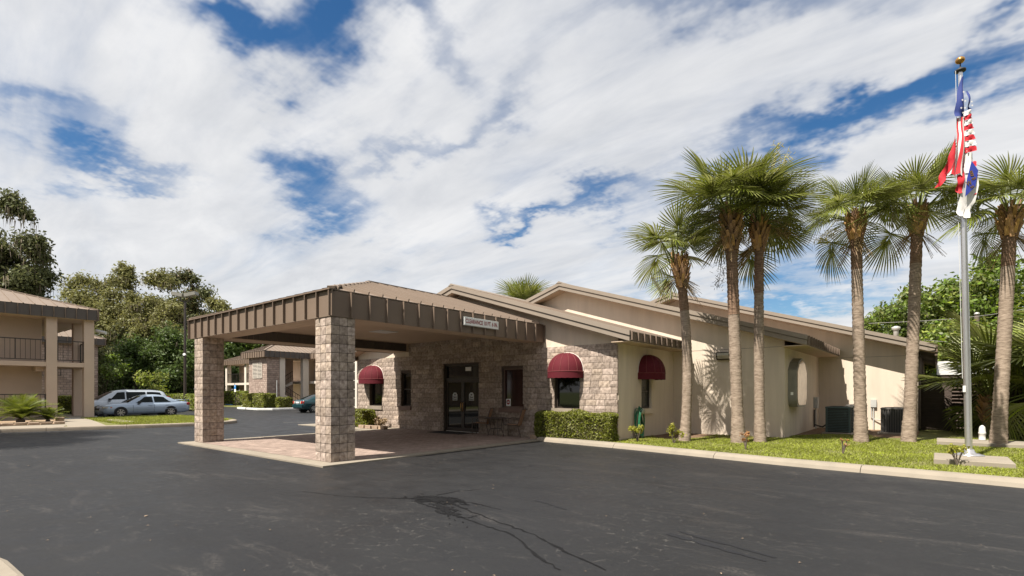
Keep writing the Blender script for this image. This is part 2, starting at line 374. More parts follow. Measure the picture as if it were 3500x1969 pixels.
    def prismZ(s, poly, z0, z1):   # poly in (x,y), counter-clockwise
        n = len(poly); vs_ = [(x, y, z0) for x, y in poly]+[(x, y, z1) for x, y in poly]
        return s.add(vs_, [tuple(range(n))[::-1], tuple(range(n, 2*n))]+[(i, (i+1) % n, n+(i+1) % n, n+i) for i in range(n)])
    def mesh(s, name):
        me = bpy.data.meshes.new(name); me.from_pydata(s.v, [], s.f)
        if any(s.sm): me.polygons.foreach_set('use_smooth', s.sm)
        me.update(); return me
    def build(s, name, mat, parent=None):
        return link(name, s.mesh(name), mat, parent)
def BX(name, mat, parent, *a): return MB().box(*a).build(name, mat, parent)
def quads(name, V, mat, parent=None, tri=False):
    """V: (n,4,3) array of loose quads -> one mesh"""
    k = V.shape[1]; n = len(V); me = bpy.data.meshes.new(name)
    me.vertices.add(n*k); me.vertices.foreach_set('co', V.reshape(-1).astype(np.float32))
    me.loops.add(n*k); me.loops.foreach_set('vertex_index', np.arange(n*k, dtype=np.int32))
    me.polygons.add(n); me.polygons.foreach_set('loop_start', np.arange(0, n*k, k, dtype=np.int32)); me.polygons.foreach_set('loop_total', np.full(n, k, dtype=np.int32))
    me.update(calc_edges=True); return link(name, me, mat, parent)
def dup(root, loc=None, rotz=None, label=None):
    def cp(o, par):
        c = o.copy(); COL.objects.link(c); c.parent = par
        if par is not None: c.matrix_parent_inverse = o.matrix_parent_inverse
        for ch in o.children: cp(ch, c)
        return c
    r = cp(root, None)
    if loc: r.location = loc
    if rotz is not None: r.rotation_euler = (0, 0, rotz)
    if label: r['label'] = label
    return r
def text_mesh(txt, size, name):
    cu = bpy.data.curves.new(name, 'FONT'); cu.body = txt; cu.size = size; cu.align_x = 'CENTER'; cu.align_y = 'CENTER'; cu.extrude = .001; cu.offset = size*.018
    t = bpy.data.objects.new(name, cu); COL.objects.link(t)
    dg = bpy.context.evaluated_depsgraph_get(); dg.update()
    me = bpy.data.meshes.new_from_object(t.evaluated_get(dg)); bpy.data.objects.remove(t); me.name = name; me.materials.clear(); return me
def put_text(txt, size, name, mat, M4, parent, sx=1.0):
    me = text_mesh(txt, size, name); me.transform(M4 @ Matrix.Diagonal((sx, 1, 1, 1))); return link(name, me, mat, parent)
RX = Matrix.Rotation(R(90), 4, 'X')                    # upright text facing -Y
RXX = Matrix.Rotation(R(90), 4, 'Z') @ RX              # upright text facing +X
def wall_holes(mb, a0, a1, z0, z1, holes, t0, t1, axis='X'):
    """wall along axis from a0..a1, z0..z1 with rectangular holes (a0,a1,z0,z1); thickness between t0,t1 on the other axis"""
    xs = sorted({a0, a1, *[h[0] for h in holes], *[h[1] for h in holes]}); zs = sorted({z0, z1, *[h[2] for h in holes], *[h[3] for h in holes]})
    xs = [x for x in xs if a0 <= x <= a1]; zs = [z for z in zs if z0 <= z <= z1]
    for i in range(len(xs)-1):
        j = 0
        while j < len(zs)-1:
            def hole(j): 
                cx = (xs[i]+xs[i+1])/2; cz = (zs[j]+zs[j+1])/2
                return any(h[0] < cx < h[1] and h[2] < cz < h[3] for h in holes)
            if hole(j): j += 1; continue
            k = j
            while k < len(zs)-1 and not hole(k): k += 1
            if axis == 'X': mb.box(xs[i], xs[i+1], t0, t1, zs[j], zs[k])
            else: mb.box(t0, t1, xs[i], xs[i+1], zs[j], zs[k])
            j = k
    return mb

# ------------------------------------------------------------------ ground, lot, kerbs
g = MB().add([(-1500, -1500, -.03), (1500, -1500, -.03), (1500, 1500, -.03), (-1500, 1500, -.03)], [(0, 1, 2, 3)]).build('ground', 'field'); tag(g, kind='structure')
lot = MB().add([(-86, -14, 0), (60, -14, 0), (60, 62, 0), (-86, 62, 0)], [(0, 1, 2, 3)]).build('parking_lot', 'asphalt'); tag(lot, kind='structure')
def ribbon(name, pts, ws, mat, z=.004, parent=lot, sub=7, jit=.02, seed=1):
    rnd = random.Random(seed); P = []; Wd = []
    for i in range(len(pts)-1):
        for k in range(sub):
            t = k/sub; P.append((pts[i][0]*(1-t)+pts[i+1][0]*t+rnd.uniform(-jit, jit), pts[i][1]*(1-t)+pts[i+1][1]*t+rnd.uniform(-jit, jit))); Wd.append((ws[i]*(1-t)+ws[i+1]*t)*rnd.uniform(.35, 1.2))
    P.append(pts[-1]); Wd.append(ws[-1]); vs_ = []; fs = []
    for i, p in enumerate(P):
        a = P[max(i-1, 0)]; b = P[min(i+1, len(P)-1)]; dx, dy = b[0]-a[0], b[1]-a[1]; l = math.hypot(dx, dy) or 1
        vs_ += [(p[0]-dy/l*Wd[i], p[1]+dx/l*Wd[i], z), (p[0]+dy/l*Wd[i], p[1]-dx/l*Wd[i], z)]
    fs = [(2*i, 2*i+1, 2*i+3, 2*i+2) for i in range(len(P)-1)]
    return MB().add(vs_, fs).build(name, mat, parent)
def blotch(name, c, rx, ry, rot, mat, z, seed, n=60, spikes=.5):
    rnd = random.Random(seed); vs_ = [(c[0], c[1], z)]; ph = [rnd.uniform(0, 6.28) for _ in range(6)]
    for k in range(n):
        a = 2*math.pi*k/n; r = 1+.2*math.sin(3*a+ph[0])+.18*math.sin(7*a+ph[1])+spikes*rnd.uniform(-.35, .35)+.14*math.sin(17*a+ph[2])
        x, y = rx*r*math.cos(a), ry*r*math.sin(a); vs_.append((c[0]+x*math.cos(rot)-y*math.sin(rot), c[1]+x*math.sin(rot)+y*math.cos(rot), z))
    return MB().add(vs_, [(0, 1+k, 1+(k+1) % n) for k in range(n)]).build(name, mat, lot)
ribbon('crack', [(-5.9, 5.0), (-5.2, 4.85), (-4.75, 4.75), (-4.2, 4.62), (-3.69, 4.53), (-3.1, 4.15), (-2.62, 3.9)], [.03, .02, .014, .014, .016, .022, .008], 'tar_stain', seed=2)
ribbon('crack', [(-5.6, 5.3), (-4.88, 5.07), (-4.2, 4.86), (-3.6, 4.71), (-2.9, 4.4), (-2.3, 4.15)], [.03, .014, .012, .014, .018, .008], 'tar_stain', seed=3)
ribbon('crack', [(-4.6, 4.95), (-4.62, 4.8), (-4.72, 4.72)], [.012, .01, .008], 'tar_stain', seed=4)
ribbon('crack', [(-6.1, 5.1), (-6.9, 4.6), (-7.9, 4.35)], [.022, .012, .006], 'tar_stain', seed=5)
ribbon('crack', [(-6.0, 5.5), (-6.0, 5.9), (-5.8, 6.3)], [.02, .014, .006], 'tar_stain', seed=6)
ribbon('crack', [(-5.5, 5.45), (-5.0, 5.45), (-4.6, 5.4)], [.02, .014, .006], 'tar_stain', seed=7)
def splatter(name, c, n, sx, sy, rot, seed):
    rng_ = np.random.default_rng(seed); V = np.zeros((n, 6, 3)); ca, sa = math.cos(rot), math.sin(rot)
    for q in range(n):
        d = rng_.normal(0, 1, 2)*np.array([sx, sy]); l = rng_.uniform(.03, .16)*math.exp(-.5*abs(d[0])/sx); w = l*rng_.uniform(.12, .4); a = rng_.normal(0, .35)
        for m_ in range(6):
            t = m_*math.pi/3; x = d[0]+l*math.cos(t)*math.cos(a)-w*math.sin(t)*math.sin(a); y = d[1]+l*math.cos(t)*math.sin(a)+w*math.sin(t)*math.cos(a); V[q, m_] = (c[0]+x*ca-y*sa, c[1]+x*sa+y*ca, .0045+.00003*q)
    return tag(quads(name, V, 'tar_stain', lot), kind='stuff')
splatter('oil_stain', (-5.75, 5.25), 150, .34, .10, R(12), 3)
splatter('oil_stain', (-5.3, 4.95), 60, .4, .07, R(-28), 4)
for a, b, w in (((-2.3, 5.85), (-1.2, 5.5), .045), ((-2.35, 5.68), (-1.25, 5.33), .05), ((-4.6, 6.2), (-3.9, 5.95), .035)):
    ribbon('tyre_mark', [a, ((a[0]+b[0])/2, (a[1]+b[1])/2), b], [w, w, w*.4], 'tyre_rubber', seed=int(w*1000), z=.004, jit=.008)
for a, b in (((-26.6, 13.6), (-24.2, 16.6)), ((-46.1, 20.9), (-44.7, 24.0)), ((-29.5, 17.5), (-24.5, 17.3))):
    ribbon('parking_line', [a, b], [.05, .05], 'road_paint', z=.004, jit=.003, seed=31)

def kerb_line(name, pts, width, h, side, mat='concrete', seg=3.0, slope=.06, gap=.012):
    """rolled kerb along pts; body lies on `side` (+1 left of travel)"""
    root = bpy.data.objects.new(name, None); COL.objects.link(root); tag(root, kind='structure')
    P = [Vector((x, y, 0)) for x, y in pts]; L_ = [0]
    for i in range(len(P)-1): L_.append(L_[-1]+(P[i+1]-P[i]).length)
    def at(s):
        for i in range(len(P)-1):
            if s <= L_[i+1] or i == len(P)-2:
                t = (s-L_[i])/(L_[i+1]-L_[i]); d = (P[i+1]-P[i]).normalized(); return P[i].lerp(P[i+1], t), d
    n = max(1, round(L_[-1]/seg)); prof = [(0, 0), (slope*.35, h*.55), (slope, h*.9), (slope+.04, h), (width, h), (width, 0)]
    for k in range(n):
        s0 = L_[-1]*k/n+gap/2; s1 = L_[-1]*(k+1)/n-gap/2; st = 4; vs_ = []; fs = []
        for q in range(st+1):
            p, d = at(s0+(s1-s0)*q/st); nrm = Vector((-d.y, d.x, 0))*side
            vs_ += [p+nrm*a+Vector((0, 0, z)) for a, z in prof]
        m = len(prof)
        for q in range(st):
            for j in range(m): 
                f = (q*m+j, q*m+(j+1) % m, (q+1)*m+(j+1) % m, (q+1)*m+j); fs.append(f if side > 0 else f[::-1])
        fs += [tuple(range(m))[::-1] if side > 0 else tuple(range(m)), tuple(range(st*m, st*m+m)) if side > 0 else tuple(range(st*m, st*m+m))[::-1]]
        MB().add(vs_, fs).build('kerb_segment', mat, root)
    return root
kerb_line('kerb', [(-10.2, 13.75), (-9.4, 13.62), (-6.7, 13.3), (-2.58, 12.5), (.29, 12.2), (1.2, 12.08), (5, 11.7), (14, 11.2)], .34, .13, 1, 'concrete', 3.1, .10)
kerb_line('kerb', [(-29.2, -14), (-28.75, 0), (-28.55, 3.2), (-27.9, 5.5), (-27.3, 7.6), (-27.0, 9.6), (-27.3, 11.2), (-28.3, 12.1), (-30.6, 12.4)], .38, .15, 1, 'concrete_grey', 2.6, .02)
kerb_line('kerb', [(-30.6, 12.4), (-35.5, 12.2), (-37.5, 10.2)], .25, .12, 1, 'concrete', 2.6, .02)
kerb_line('kerb', [(-7.6, .42), (-6.75, .78), (-5.7, .82), (-5.1, .5)], .3, .13, -1, 'concrete', 2.6, .05)
# lawns
lawn = MB().prismZ([(-10.1, 14.6), (-10.0, 14.02), (-9.4, 13.9), (-6.7, 13.58), (-2.5, 12.78), (.3, 12.48), (5, 11.98), (14, 11.5), (40, 12), (40, 60), (-10.1, 60)], -.02, .095).build('lawn', 'lawn_soil'); tag(lawn, kind='structure')
lawn2 = MB().prismZ([(-29.1, -14), (-28.4, 0), (-28.2, 3.2), (-27.55, 5.5), (-26.95, 7.6), (-26.7, 9.6), (-27.0, 11.0), (-28.1, 11.8), (-30.6, 12.15), (-35.4, 11.95), (-37.3, 10.0), (-37.6, 8.3), (-60, 8.3), (-60, -14)][::-1] if False else [(-60, -14), (-29.4, -14), (-28.95, 0), (-28.75, 3.2), (-28.1, 5.6), (-27.5, 7.7), (-27.25, 9.6), (-27.5, 11.0), (-28.5, 11.8), (-30.6, 12.15), (-35.4, 12.0), (-37.3, 10.0), (-37.6, 8.3), (-60, 8.3)], -.02, .13).build('lawn', 'lawn_soil'); tag(lawn2, kind='structure')
corner_bed = MB().prismZ([(-14, -14), (-3, -14), (-5.3, .35), (-5.8, .55), (-6.7, .5), (-7.6, .15), (-14, -2)], -.02, .11).build('lawn', 'lawn_soil'); tag(corner_bed, kind='structure')
back_lawn = MB().prismZ([(-110, 27.5), (-73, 27.5), (-73, 24), (-52, 24), (-52, 75), (-110, 75)], -.02, .06).build('lawn', 'lawn_soil'); tag(back_lawn, kind='structure')

def grass_patch(name, area, n, z, seed, h=(.03, .075), label='', excl=None):
    rng = np.random.default_rng(seed); x0, x1, y0, y1 = area
    p = np.stack([rng.uniform(x0, x1, n*3), rng.uniform(y0, y1, n*3)], 1)
    if excl is not None: p = p[excl(p)]
    dn = np.sin(p[:, 0]*1.9+seed)*np.sin(p[:, 1]*2.3+1)+.6*np.sin(p[:, 0]*5.1+p[:, 1]*3.7)*np.sin(p[:, 1]*6.1); p = p[rng.random(len(p)) < np.clip(.62+.4*dn, .12, 1)]
    p = p[:n]; n = len(p); a = rng.uniform(0, 2*np.pi, n); hh = rng.uniform(*h, n); w = rng.uniform(.006, .014, n); ln = rng.normal(0, .035, (n, 2))
    B = np.zeros((n, 3, 3)); dx = np.cos(a)*w; dy = np.sin(a)*w
    B[:, 0] = np.stack([p[:, 0]-dx, p[:, 1]-dy, np.full(n, z)], 1); B[:, 1] = np.stack([p[:, 0]+dx, p[:, 1]+dy, np.full(n, z)], 1)
    B[:, 2] = np.stack([p[:, 0]+ln[:, 0], p[:, 1]+ln[:, 1], z+hh], 1)
    o = quads(name, B, 'grass'); tag(o, label, 'grass', kind='stuff'); return o
def front_ok(p):
    x, y = p[:, 0], p[:, 1]; ky = np.interp(x, [-10.2, -9.4, -6.7, -2.58, .29, 1.2, 5], [14.1, 13.98, 13.66, 12.86, 12.54, 12.42, 12.04])
    ok = (y > ky) & ~((x < -7.6) & (y > 14.4)) & ~((x < -3.85) & (y > 18.7)) & ~((x < -.55) & (y > 23.5)) 
    ok &= ~((x > -.05) & (x < 1.25) & (y > 14.0) & (y < 15.5)) & ~((x > 0) & (y > 19.1) & (y < 20.7)) & (y < 21.2+1.2*np.sin(x*2)) & (x < .62*y-3)
    return ok & ~((x < -3.9) & (y > 16.6+.5*np.sin(x*3)) & (x < -6)) 
grass_patch('grass', (-10, 6, 12, 22.5), 110000, .095, 5, h=(.02, .055), label='bright mown grass strip between the kerb and the tan building', excl=front_ok)
def left_ok(p):
    x, y = p[:, 0], p[:, 1]; kx = np.interp(y, [-14, 0, 3.2, 5.5, 7.6, 9.6, 11.2, 12], [-29.5, -29.1, -28.95, -28.3, -27.7, -27.4, -27.7, -29])
    return (x < kx) & (y > 7.05+.03*(x+30)*-1) & ~((x < -30.2) & (y > 12.1)) 
grass_patch('grass', (-37, -27, 6.8, 12.2), 26000, .13, 6, h=(.05, .11), label='sunlit grass island in front of the silver cars', excl=left_ok)

# ------------------------------------------------------------------ entrance canopy
CX0, CX1, CY0, CY1, CB, CT = -18.5, -10.4, 6.4, 14.46, 3.31, 3.86
slab = BX('entrance_pavement', 'concrete', None, -18.35, -10.05, 6.0, 14.49, -.02, .035); tag(slab, kind='structure')
MB().add([(-17.98, 6.4, .039), (-10.4, 6.4, .039), (-10.4, 14.35, .039), (-17.98, 14.35, .039)], [(0, 1, 2, 3)]).build('brick_paving', 'pavers', slab)
can = thing('entrance_canopy', 'brown metal drive-through canopy on rough stone block columns in front of the entrance', 'canopy', (-14.45, 6.4, 0))
BX('beam', 'soffit', can, CX0+.03, CX1-.03, CY0+.03, CY0+.72, CB, CT-.05)
BX('beam', 'soffit', can, CX1-.75, CX1-.03, CY0+.72, CY1, CB, CT-.05)
BX('beam', 'soffit', can, CX0+.03, CX0+1.0, CY0+.72, CY1, CB, CT-.05)
lb = MB()
for k in range(38):
    y = CY0+.74+k*.2
    if y+.19 < CY1: lb.box(CX0+1.0, CX0+1.012, y, y+.192, CB+.02, CB+.33)
lb.build('beam_cladding', 'metal_dark_shade', can)
ceil = BX('ceiling', 'soffit', can, CX0+1.0, CX1-.75, CY0+.72, CY1, CB+.36, CB+.42)
for k in range(26):
    x = CX0+1.02+k*.245
    if x+.238 < CX1-.75: BX('ceiling_plank', 'soffit', ceil, x, x+.238, CY0+.73, CY1-.01, CB+.345, CB+.359)
lt = BX('ceiling_light', 'white_paint', can, -14.9, -14.2, 10.6, 11.3, CB+.325, CB+.344)
# underside planks of the perimeter beams
for k in range(3):
    BX('soffit_plank', 'soffit', can, CX0+.02, CX1-.02, CY0+.03+k*.23, CY0+.03+k*.23+.222, CB-.012, CB-.001)
def fascia_run(parent, axis, fixed, a0, a1, z0, z1, step, out, mat='metal', seam='metal', th=.03):
    n = max(1, round((a1-a0)/step)); st = (a1-a0)/n
    for k in range(n):
        a, b = a0+k*st+.004, a0+(k+1)*st-.004
        lo, hi = sorted((fixed, fixed+out*th))
        args = (a, b, lo, hi) if axis == 'X' else (lo, hi, a, b)
        p = BX('fascia_panel', mat, parent, *args, z0, z1)
    for k in range(n+1):
        c = a0+k*st; lo, hi = sorted((fixed, fixed+out*(th+.062)))
        args = (c-.013, c+.013, lo, hi) if axis == 'X' else (lo, hi, c-.013, c+.013)
        BX('standing_seam', seam, parent, *args, z0+.004, z1+.012)
fascia_run(can, 'X', CY0+.03, CX0, CX1, CB-.02, CT, .5, -1)
fascia_run(can, 'Y', CX1-.03, CY0, CY1, CB-.02, CT, .5, 1)
fascia_run(can, 'Y', CX0+.03, CY0, CY1, CB-.02, CT, .5, -1)
dr = MB().box(CX0-.06, CX1+.06, CY0-.07, CY0+.1, CT+.0125, CT+.04).box(CX1-.1, CX1-.005, CY0+.1, CY1, CT+.0125, CT+.04).box(CX0-.06, CX0+.1, CY0+.1, CY1, CT+.0125, CT+.04).build('drip_edge', 'metal', can)
MXc, RY, RZ = (CX0+CX1)/2, 10.3, 5.16
rz0 = CT+.03
cr = MB().add([(CX0-.03, CY0-.03, rz0), (CX1, CY0-.03, rz0), (CX1, CY1, rz0), (CX0-.03, CY1, rz0), (MXc, RY, RZ), (MXc, CY1, RZ)], [(0, 1, 4), (1, 2, 5, 4), (3, 0, 4, 5), (2, 3, 5)]).build('roof', 'metal_roof', can)
for k in range(21):          # standing seams up the three slopes
    y = CY0+.2+k*.4
    if y > CY1-.05: break
    t = min(1, (y-CY0)/(RY-CY0)); xe = CX1+.03+(MXc-CX1-.03)*t; ze = rz0+(RZ-rz0)*t
    MB().bar((CX1, y, rz0+.02), (xe, y, ze+.03), .03, .11).build('roof_seam', 'metal_roof', cr)
    xe2 = CX0-.03+(MXc-CX0+.03)*t; MB().bar((CX0-.03, y, rz0+.02), (xe2, y, ze+.02), .02, .045).build('roof_seam', 'metal_roof', cr)
for k in range(20):
    x = CX0+.2+k*.4
    if x > CX1: break
    t = 1-abs(x-MXc)/((CX1-CX0)/2); MB().bar((x, CY0-.03, rz0+.02), (x, CY0+(RY-CY0)*t, rz0+(RZ-rz0)*t+.02), .02, .045).build('roof_seam', 'metal_roof', cr)
MB().bar((CX1, CY0, rz0+.04), (MXc, RY, RZ+.05), .16, .05).build('hip_cap', 'metal_roof', cr)
MB().bar((CX0, CY0, rz0+.04), (MXc, RY, RZ+.05), .16, .05).build('hip_cap', 'metal_roof', cr)
MB().bar((MXc, RY-.1, RZ+.05), (MXc, CY1, RZ+.05), .2, .06).build('ridge_cap', 'metal_roof', cr)
# split-face block columns
def rough_block(seed, sub=3, amp=.02):
    rnd = random.Random(seed); mb = MB()
    for side in range(4):
        ang = side*math.pi/2; vs_ = []
        for j in range(sub+1):
            for i in range(sub+1):
                u, v = i/sub-.5, j/sub-.5; e = 0 if (i in (0, sub) or j in (0, sub)) else 1
                d = .5+(rnd.uniform(.1, 1)*amp*2.6 if e else rnd.uniform(-.02, .01))
                x, y = u*.955, -d; vs_.append((x*math.cos(ang)-y*math.sin(ang), x*math.sin(ang)+y*math.cos(ang), v*.945))
        mb.add(vs_, [(j*(sub+1)+i, j*(sub+1)+i+1, (j+1)*(sub+1)+i+1, (j+1)*(sub+1)+i) for j in range(sub) for i in range(sub)])
    h = .4725; mb.add([(-.477, -.477, h), (.477, -.477, h), (.477, .477, h), (-.477, .477, h)], [(0, 1, 2, 3)])
    me = mb.mesh('block'); me.materials.append(MATS['block']); return me
CB_MESH = [rough_block(100+i) for i in range(10)]
def block_column(x0, x1, y0, y1, h, parent, courses=16, n=3):
    core = BX('column', 'mortar', parent, x0+.03, x1-.03, y0+.03, y1-.03, .03, h)
    bw, bd, bh = (x1-x0)/n, (y1-y0)/n, (h-.035)/courses
    for c in range(courses):
        for i in range(n):
            for j in range(n):
                if 0 < i < n-1 and 0 < j < n-1: continue
                o = link('block', random.choice(CB_MESH), None, core)
                o.location = (x0+(i+.5)*bw, y0+(j+.5)*bd, .035+(c+.5)*bh); o.scale = (bw, bd, bh); o.rotation_euler = (0, 0, 0)
block_column(-11.07, -10.42, 6.42, 7.04, CB-.013, can)
block_column(-18.2, -17.55, 6.42, 7.04, CB-.013, can)
# clearance sign
sg = thing('clearance_sign', 'white clearance sign with red lettering on the dark canopy edge', 'sign', (-10.33, 11.2, 3.6))
BX('panel', 'sign_white', sg, CX1+.085, CX1+.1, 10.52, 11.98, 3.50, 3.72)
BX('frame', 'box_grey', sg, CX1+.055, CX1+.0845, 10.50, 12.0, 3.485, 3.735)
put_text('CLEARANCE 10 FT. 6 IN.', .165, 'lettering', 'sign_red', Matrix.Translation((CX1+.103, 11.25, 3.61)) @ RXX, sg, .78)

# ------------------------------------------------------------------ lobby building
bld = thing('lobby_building', 'tan stucco building with three stepped brown gables and a rough stone entrance front', 'building', (-14.4, 14.5, 0))
Y1, Y2, Y3 = 14.5, 18.8, 25.2
XR1, XR2, XR3 = -7.6, -3.85, -.55
XL = -21.2
SL = .31
STONE = 3.12
front_holes = [(-20.28, -19.33, .98, 2.2), (-18.0, -17.35, 1.0, 2.43), (-15.35, -13.42, 0, 2.70), (-12.28, -11.3, 1.04, 2.45), (-9.95, -8.97, 1.06, 2.25)]
wall1 = wall_holes(MB(), XL+.02, XR1-.02, 0, STONE, front_holes, Y1, Y1+.25).build('stone_wall', 'mortar', bld)
def facade_block(seed):
    rnd = random.Random(seed); nx, nz = 4, 2; mb = MB(); vs_ = []
    for j in range(nz+1):
        for i in range(nx+1):
            e = i in (0, nx) or j in (0, nz)
            vs_.append((i/nx-.5, -(.5+(rnd.uniform(-.12, .12) if e else rnd.uniform(.0, .36))), j/nz-.5))
    mb.add(vs_, [(j*(nx+1)+i, j*(nx+1)+i+1, (j+1)*(nx+1)+i+1, (j+1)*(nx+1)+i) for j in range(nz) for i in range(nx)])
    # returns to the wall
    def strip(idx):
        a = [vs_[i] for i in idx]; b = [(x, .5, z) for x, y, z in a]; n = len(a)
        mb.add(a+b, [(k, n+k, n+k+1, k+1) for k in range(n-1)])
    strip(list(range(nx+1))); strip([nz*(nx+1)+i for i in range(nx, -1, -1)]); strip([j*(nx+1) for j in range(nz, -1, -1)]); strip([j*(nx+1)+nx for j in range(nz+1)])
    me = mb.mesh('stone_block'); me.materials.append(MATS['block']); return me
FB = [facade_block(i) for i in range(12)]
rb = random.Random(11); cells = []
CH = STONE/16
for c in range(19):
    XLc, XRc = (XL, XR1) if c < 16 else (CX0+1.02, CX1-.03)
    z0, z1 = c*CH+.005, (c+1)*CH-.005; x = XLc - (.2 if c % 2 else 0) - rb.uniform(0, .08)
    while x < XRc:
        w = rb.choice((.39, .39, .39, .39, .2, .3)); a, b = max(x, XLc), min(x+w, XRc); x += w
        if b-a < .06: continue
        segs = [(a, b)]
        for h in front_holes:
            if z1 > h[2]-.0 and z0 < h[3]-.04:
                ns = []
                for s0, s1 in segs:
                    if h[1] <= s0 or h[0] >= s1: ns.append((s0, s1)); continue
                    if h[0]-s0 > .03: ns.append((s0, h[0]))
                    if s1-h[1] > .03: ns.append((h[1], s1))
                segs = ns
        for s0, s1 in segs:
            if s1-s0 > .05: cells.append((s0+.005, s1-.005, z0, z1))
def vis(c):
    x = (c[0]+c[1])/2; z = (c[2]+c[3])/2
    hid = (x > -10.3 and z < .9) or (x < -18.6 and z < .7)
    return (0 if hid else 1)/(-math.sin(R(YAW))*x+math.cos(R(YAW))*Y1)*(c[1]-c[0])
cells.sort(key=vis, reverse=True)
for c in cells[:298]:
    o = link('stone_block', rb.choice(FB), None, wall1); o.location = ((c[0]+c[1])/2, Y1-.022, (c[2]+c[3])/2); o.scale = (c[1]-c[0], .045, c[3]-c[2])
rest = MB()
for c in cells[298:]:
    me = rb.choice(FB); b = [((v.co.x)*(c[1]-c[0])+(c[0]+c[1])/2, v.co.y*.045+Y1-.022, v.co.z*(c[3]-c[2])+(c[2]+c[3])/2) for v in me.vertices]
    rest.add(b, [tuple(p.vertices) for p in me.polygons])
tag(rest.build('stone_blocks', 'block', wall1), kind='stuff')
def gable_roof(xr, zr, slope, xl, xe, yo, yb, tag_):
    """roof slab with ridge at xr (underside ridge zr-.27)"""
    zt = lambda x: zr-slope*abs(x-xr)
    poly = [(xl, zt(xl)), (xr, zr), (xe, zt(xe)), (xe, zt(xe)-.27), (xr, zr-.27), (xl, zt(xl)-.27)]
    r = MB().prismY(poly[::-1], yo+.05, yb).build('roof', 'metal_roof', bld)
    for s, xx in ((1, xe), (-1, xl)):     # rake boards: upper lip and lower board
        up = MB().prismY([(xr, zr+.03), (xr, zr-.115), (xx+s*.02, zt(xx)-.115), (xx+s*.02, zt(xx)+.03)][::s], yo-.035, yo+.05)
        up.build('rake_board', 'trim', r)
        MB().prismY([(xr, zr-.125), (xr, zr-.275), (xx, zt(xx)-.275), (xx, zt(xx)-.125)][::s], yo, yo+.05).build('rake_board', 'trim', r)
        n = int((yb-yo)/.42)
        MB().bar((xx, yo+.05, zt(xx)-.002), (xx, yb, zt(xx)-.002), .06, .03).build('eave_edge', 'trim', r)
    # soffit planks under the front overhang
    for s, xx in ((1, xe), (-1, xl)):
        MB().prismY([(xr, zr-.276), (xr, zr-.29), (xx, zt(xx)-.29), (xx, zt(xx)-.276)][::s], yo+.03, yo+.72).build('soffit', 'soffit', r)
    MB().prismY([(xr-.14, zr-.012), (xr, zr+.075), (xr+.14, zr-.012)][::-1], yo-.05, yb).build('ridge_cap', 'trim', r)
    return r, zt
# wing 1
r1, z1f = gable_roof(-14.4, 5.68, SL, -21.85, -6.98, 14.0, 24.0, '')
MB().prismY([(XL, STONE), (XL, z1f(XL)-.27), (-14.4, 5.40), (XR1, z1f(XR1)-.27), (XR1, STONE)], Y1, Y1+.22).build('gable_wall', 'stucco', bld)
side1_holes = [(16.12, 16.9, 1.05, 2.15)]
wall_holes(MB(), Y1+.25, Y2+.3, 0, z1f(XR1)-.27, side1_holes, XR1-.25, XR1, 'Y').build('side_wall', 'stucco', bld)
BX('side_wall', 'stucco', bld, XR1-.02, XR1, Y1, Y1+.25, 0, STONE)
BX('side_wall', 'stucco', bld, XL, XL+.25, Y1+.25, 24, 0, z1f(XL)-.27)
fascia_run(r1, 'Y', -6.985, 14.06, 18.3, z1f(-6.98)-.25, z1f(-6.98)+.0, .42, 1, th=.02)
fascia_run(r1, 'Y', -21.845, 14.06, 24, z1f(-21.85)-.25, z1f(-21.85), .42, -1, th=.02)
BX('eave_soffit', 'soffit', r1, XR1, -6.99, 14.05, 18.8, z1f(-6.98)-.285, z1f(-6.98)-.262)
BX('eave_soffit', 'soffit', r1, -21.84, XL, 14.05, 24, z1f(-6.98)-.285, z1f(-6.98)-.262)
# wing 2
r2, z2f = gable_roof(-12.35, 6.2, SL, -21.3, -3.12, 18.3, 34, '')
zr2 = z2f(XR2)-.27
MB().prismY([(-20.9, .0), (-20.9, z2f(-20.9)-.27), (-12.35, 5.92), (XR2, zr2), (XR2, 0)], Y2, Y2+.25).build('gable_wall', 'stucco', bld)
wall_holes(MB(), Y2+.25, Y3+.3, 0, zr2, [], XR2-.25, XR2, 'Y').build('side_wall', 'stucco', bld)
BX('control_joint', 'mortar', bld, XR1+.3, XR2-.02, Y2-.003, Y2+.01, 3.085, 3.095)
fascia_run(r2, 'Y', -3.125, 18.36, 24.7, z2f(-3.12)-.25, z2f(-3.12), .42, 1, th=.02)
BX('eave_soffit', 'soffit', r2, XR2, -3.13, 18.35, Y3, z2f(-3.12)-.285, z2f(-3.12)-.262)
# wing 3
r3, z3f = gable_roof(-10.0, 6.42, SL, -19.8, -.05, 24.5, 44, '')
zr3 = z3f(XR3)-.27
MB().prismY([(-19.2, 0), (-19.2, z3f(-19.2)-.27), (-10.0, 6.14), (XR3, zr3), (XR3, 0)], Y3, Y3+.25).build('gable_wall', 'stucco', bld)
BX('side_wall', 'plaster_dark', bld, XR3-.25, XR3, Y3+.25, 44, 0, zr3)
BX('control_joint', 'mortar', bld, -3.2, XR3-.01, Y3-.003, Y3+.01, 3.0, 3.01)
fascia_run(r3, 'Y', -.055, 24.56, 44, z3f(-.05)-.40, z3f(-.05), .8, 1, th=.02)
# metal roof seams seen at a shallow angle on wing 1 and 2
for rr, zt, xr, xe, ya, yb in ((r1, z1f, -14.4, -6.98, 14.3, 18.6), (r2, z2f, -12.35, -3.12, 18.7, 25.0)):
    y = ya
    while y < yb:
        MB().bar((xr, y, zt(xr)+.015), (xe, y, zt(xe)+.015), .02, .03).build('roof_seam', 'metal_roof', rr); y += .42
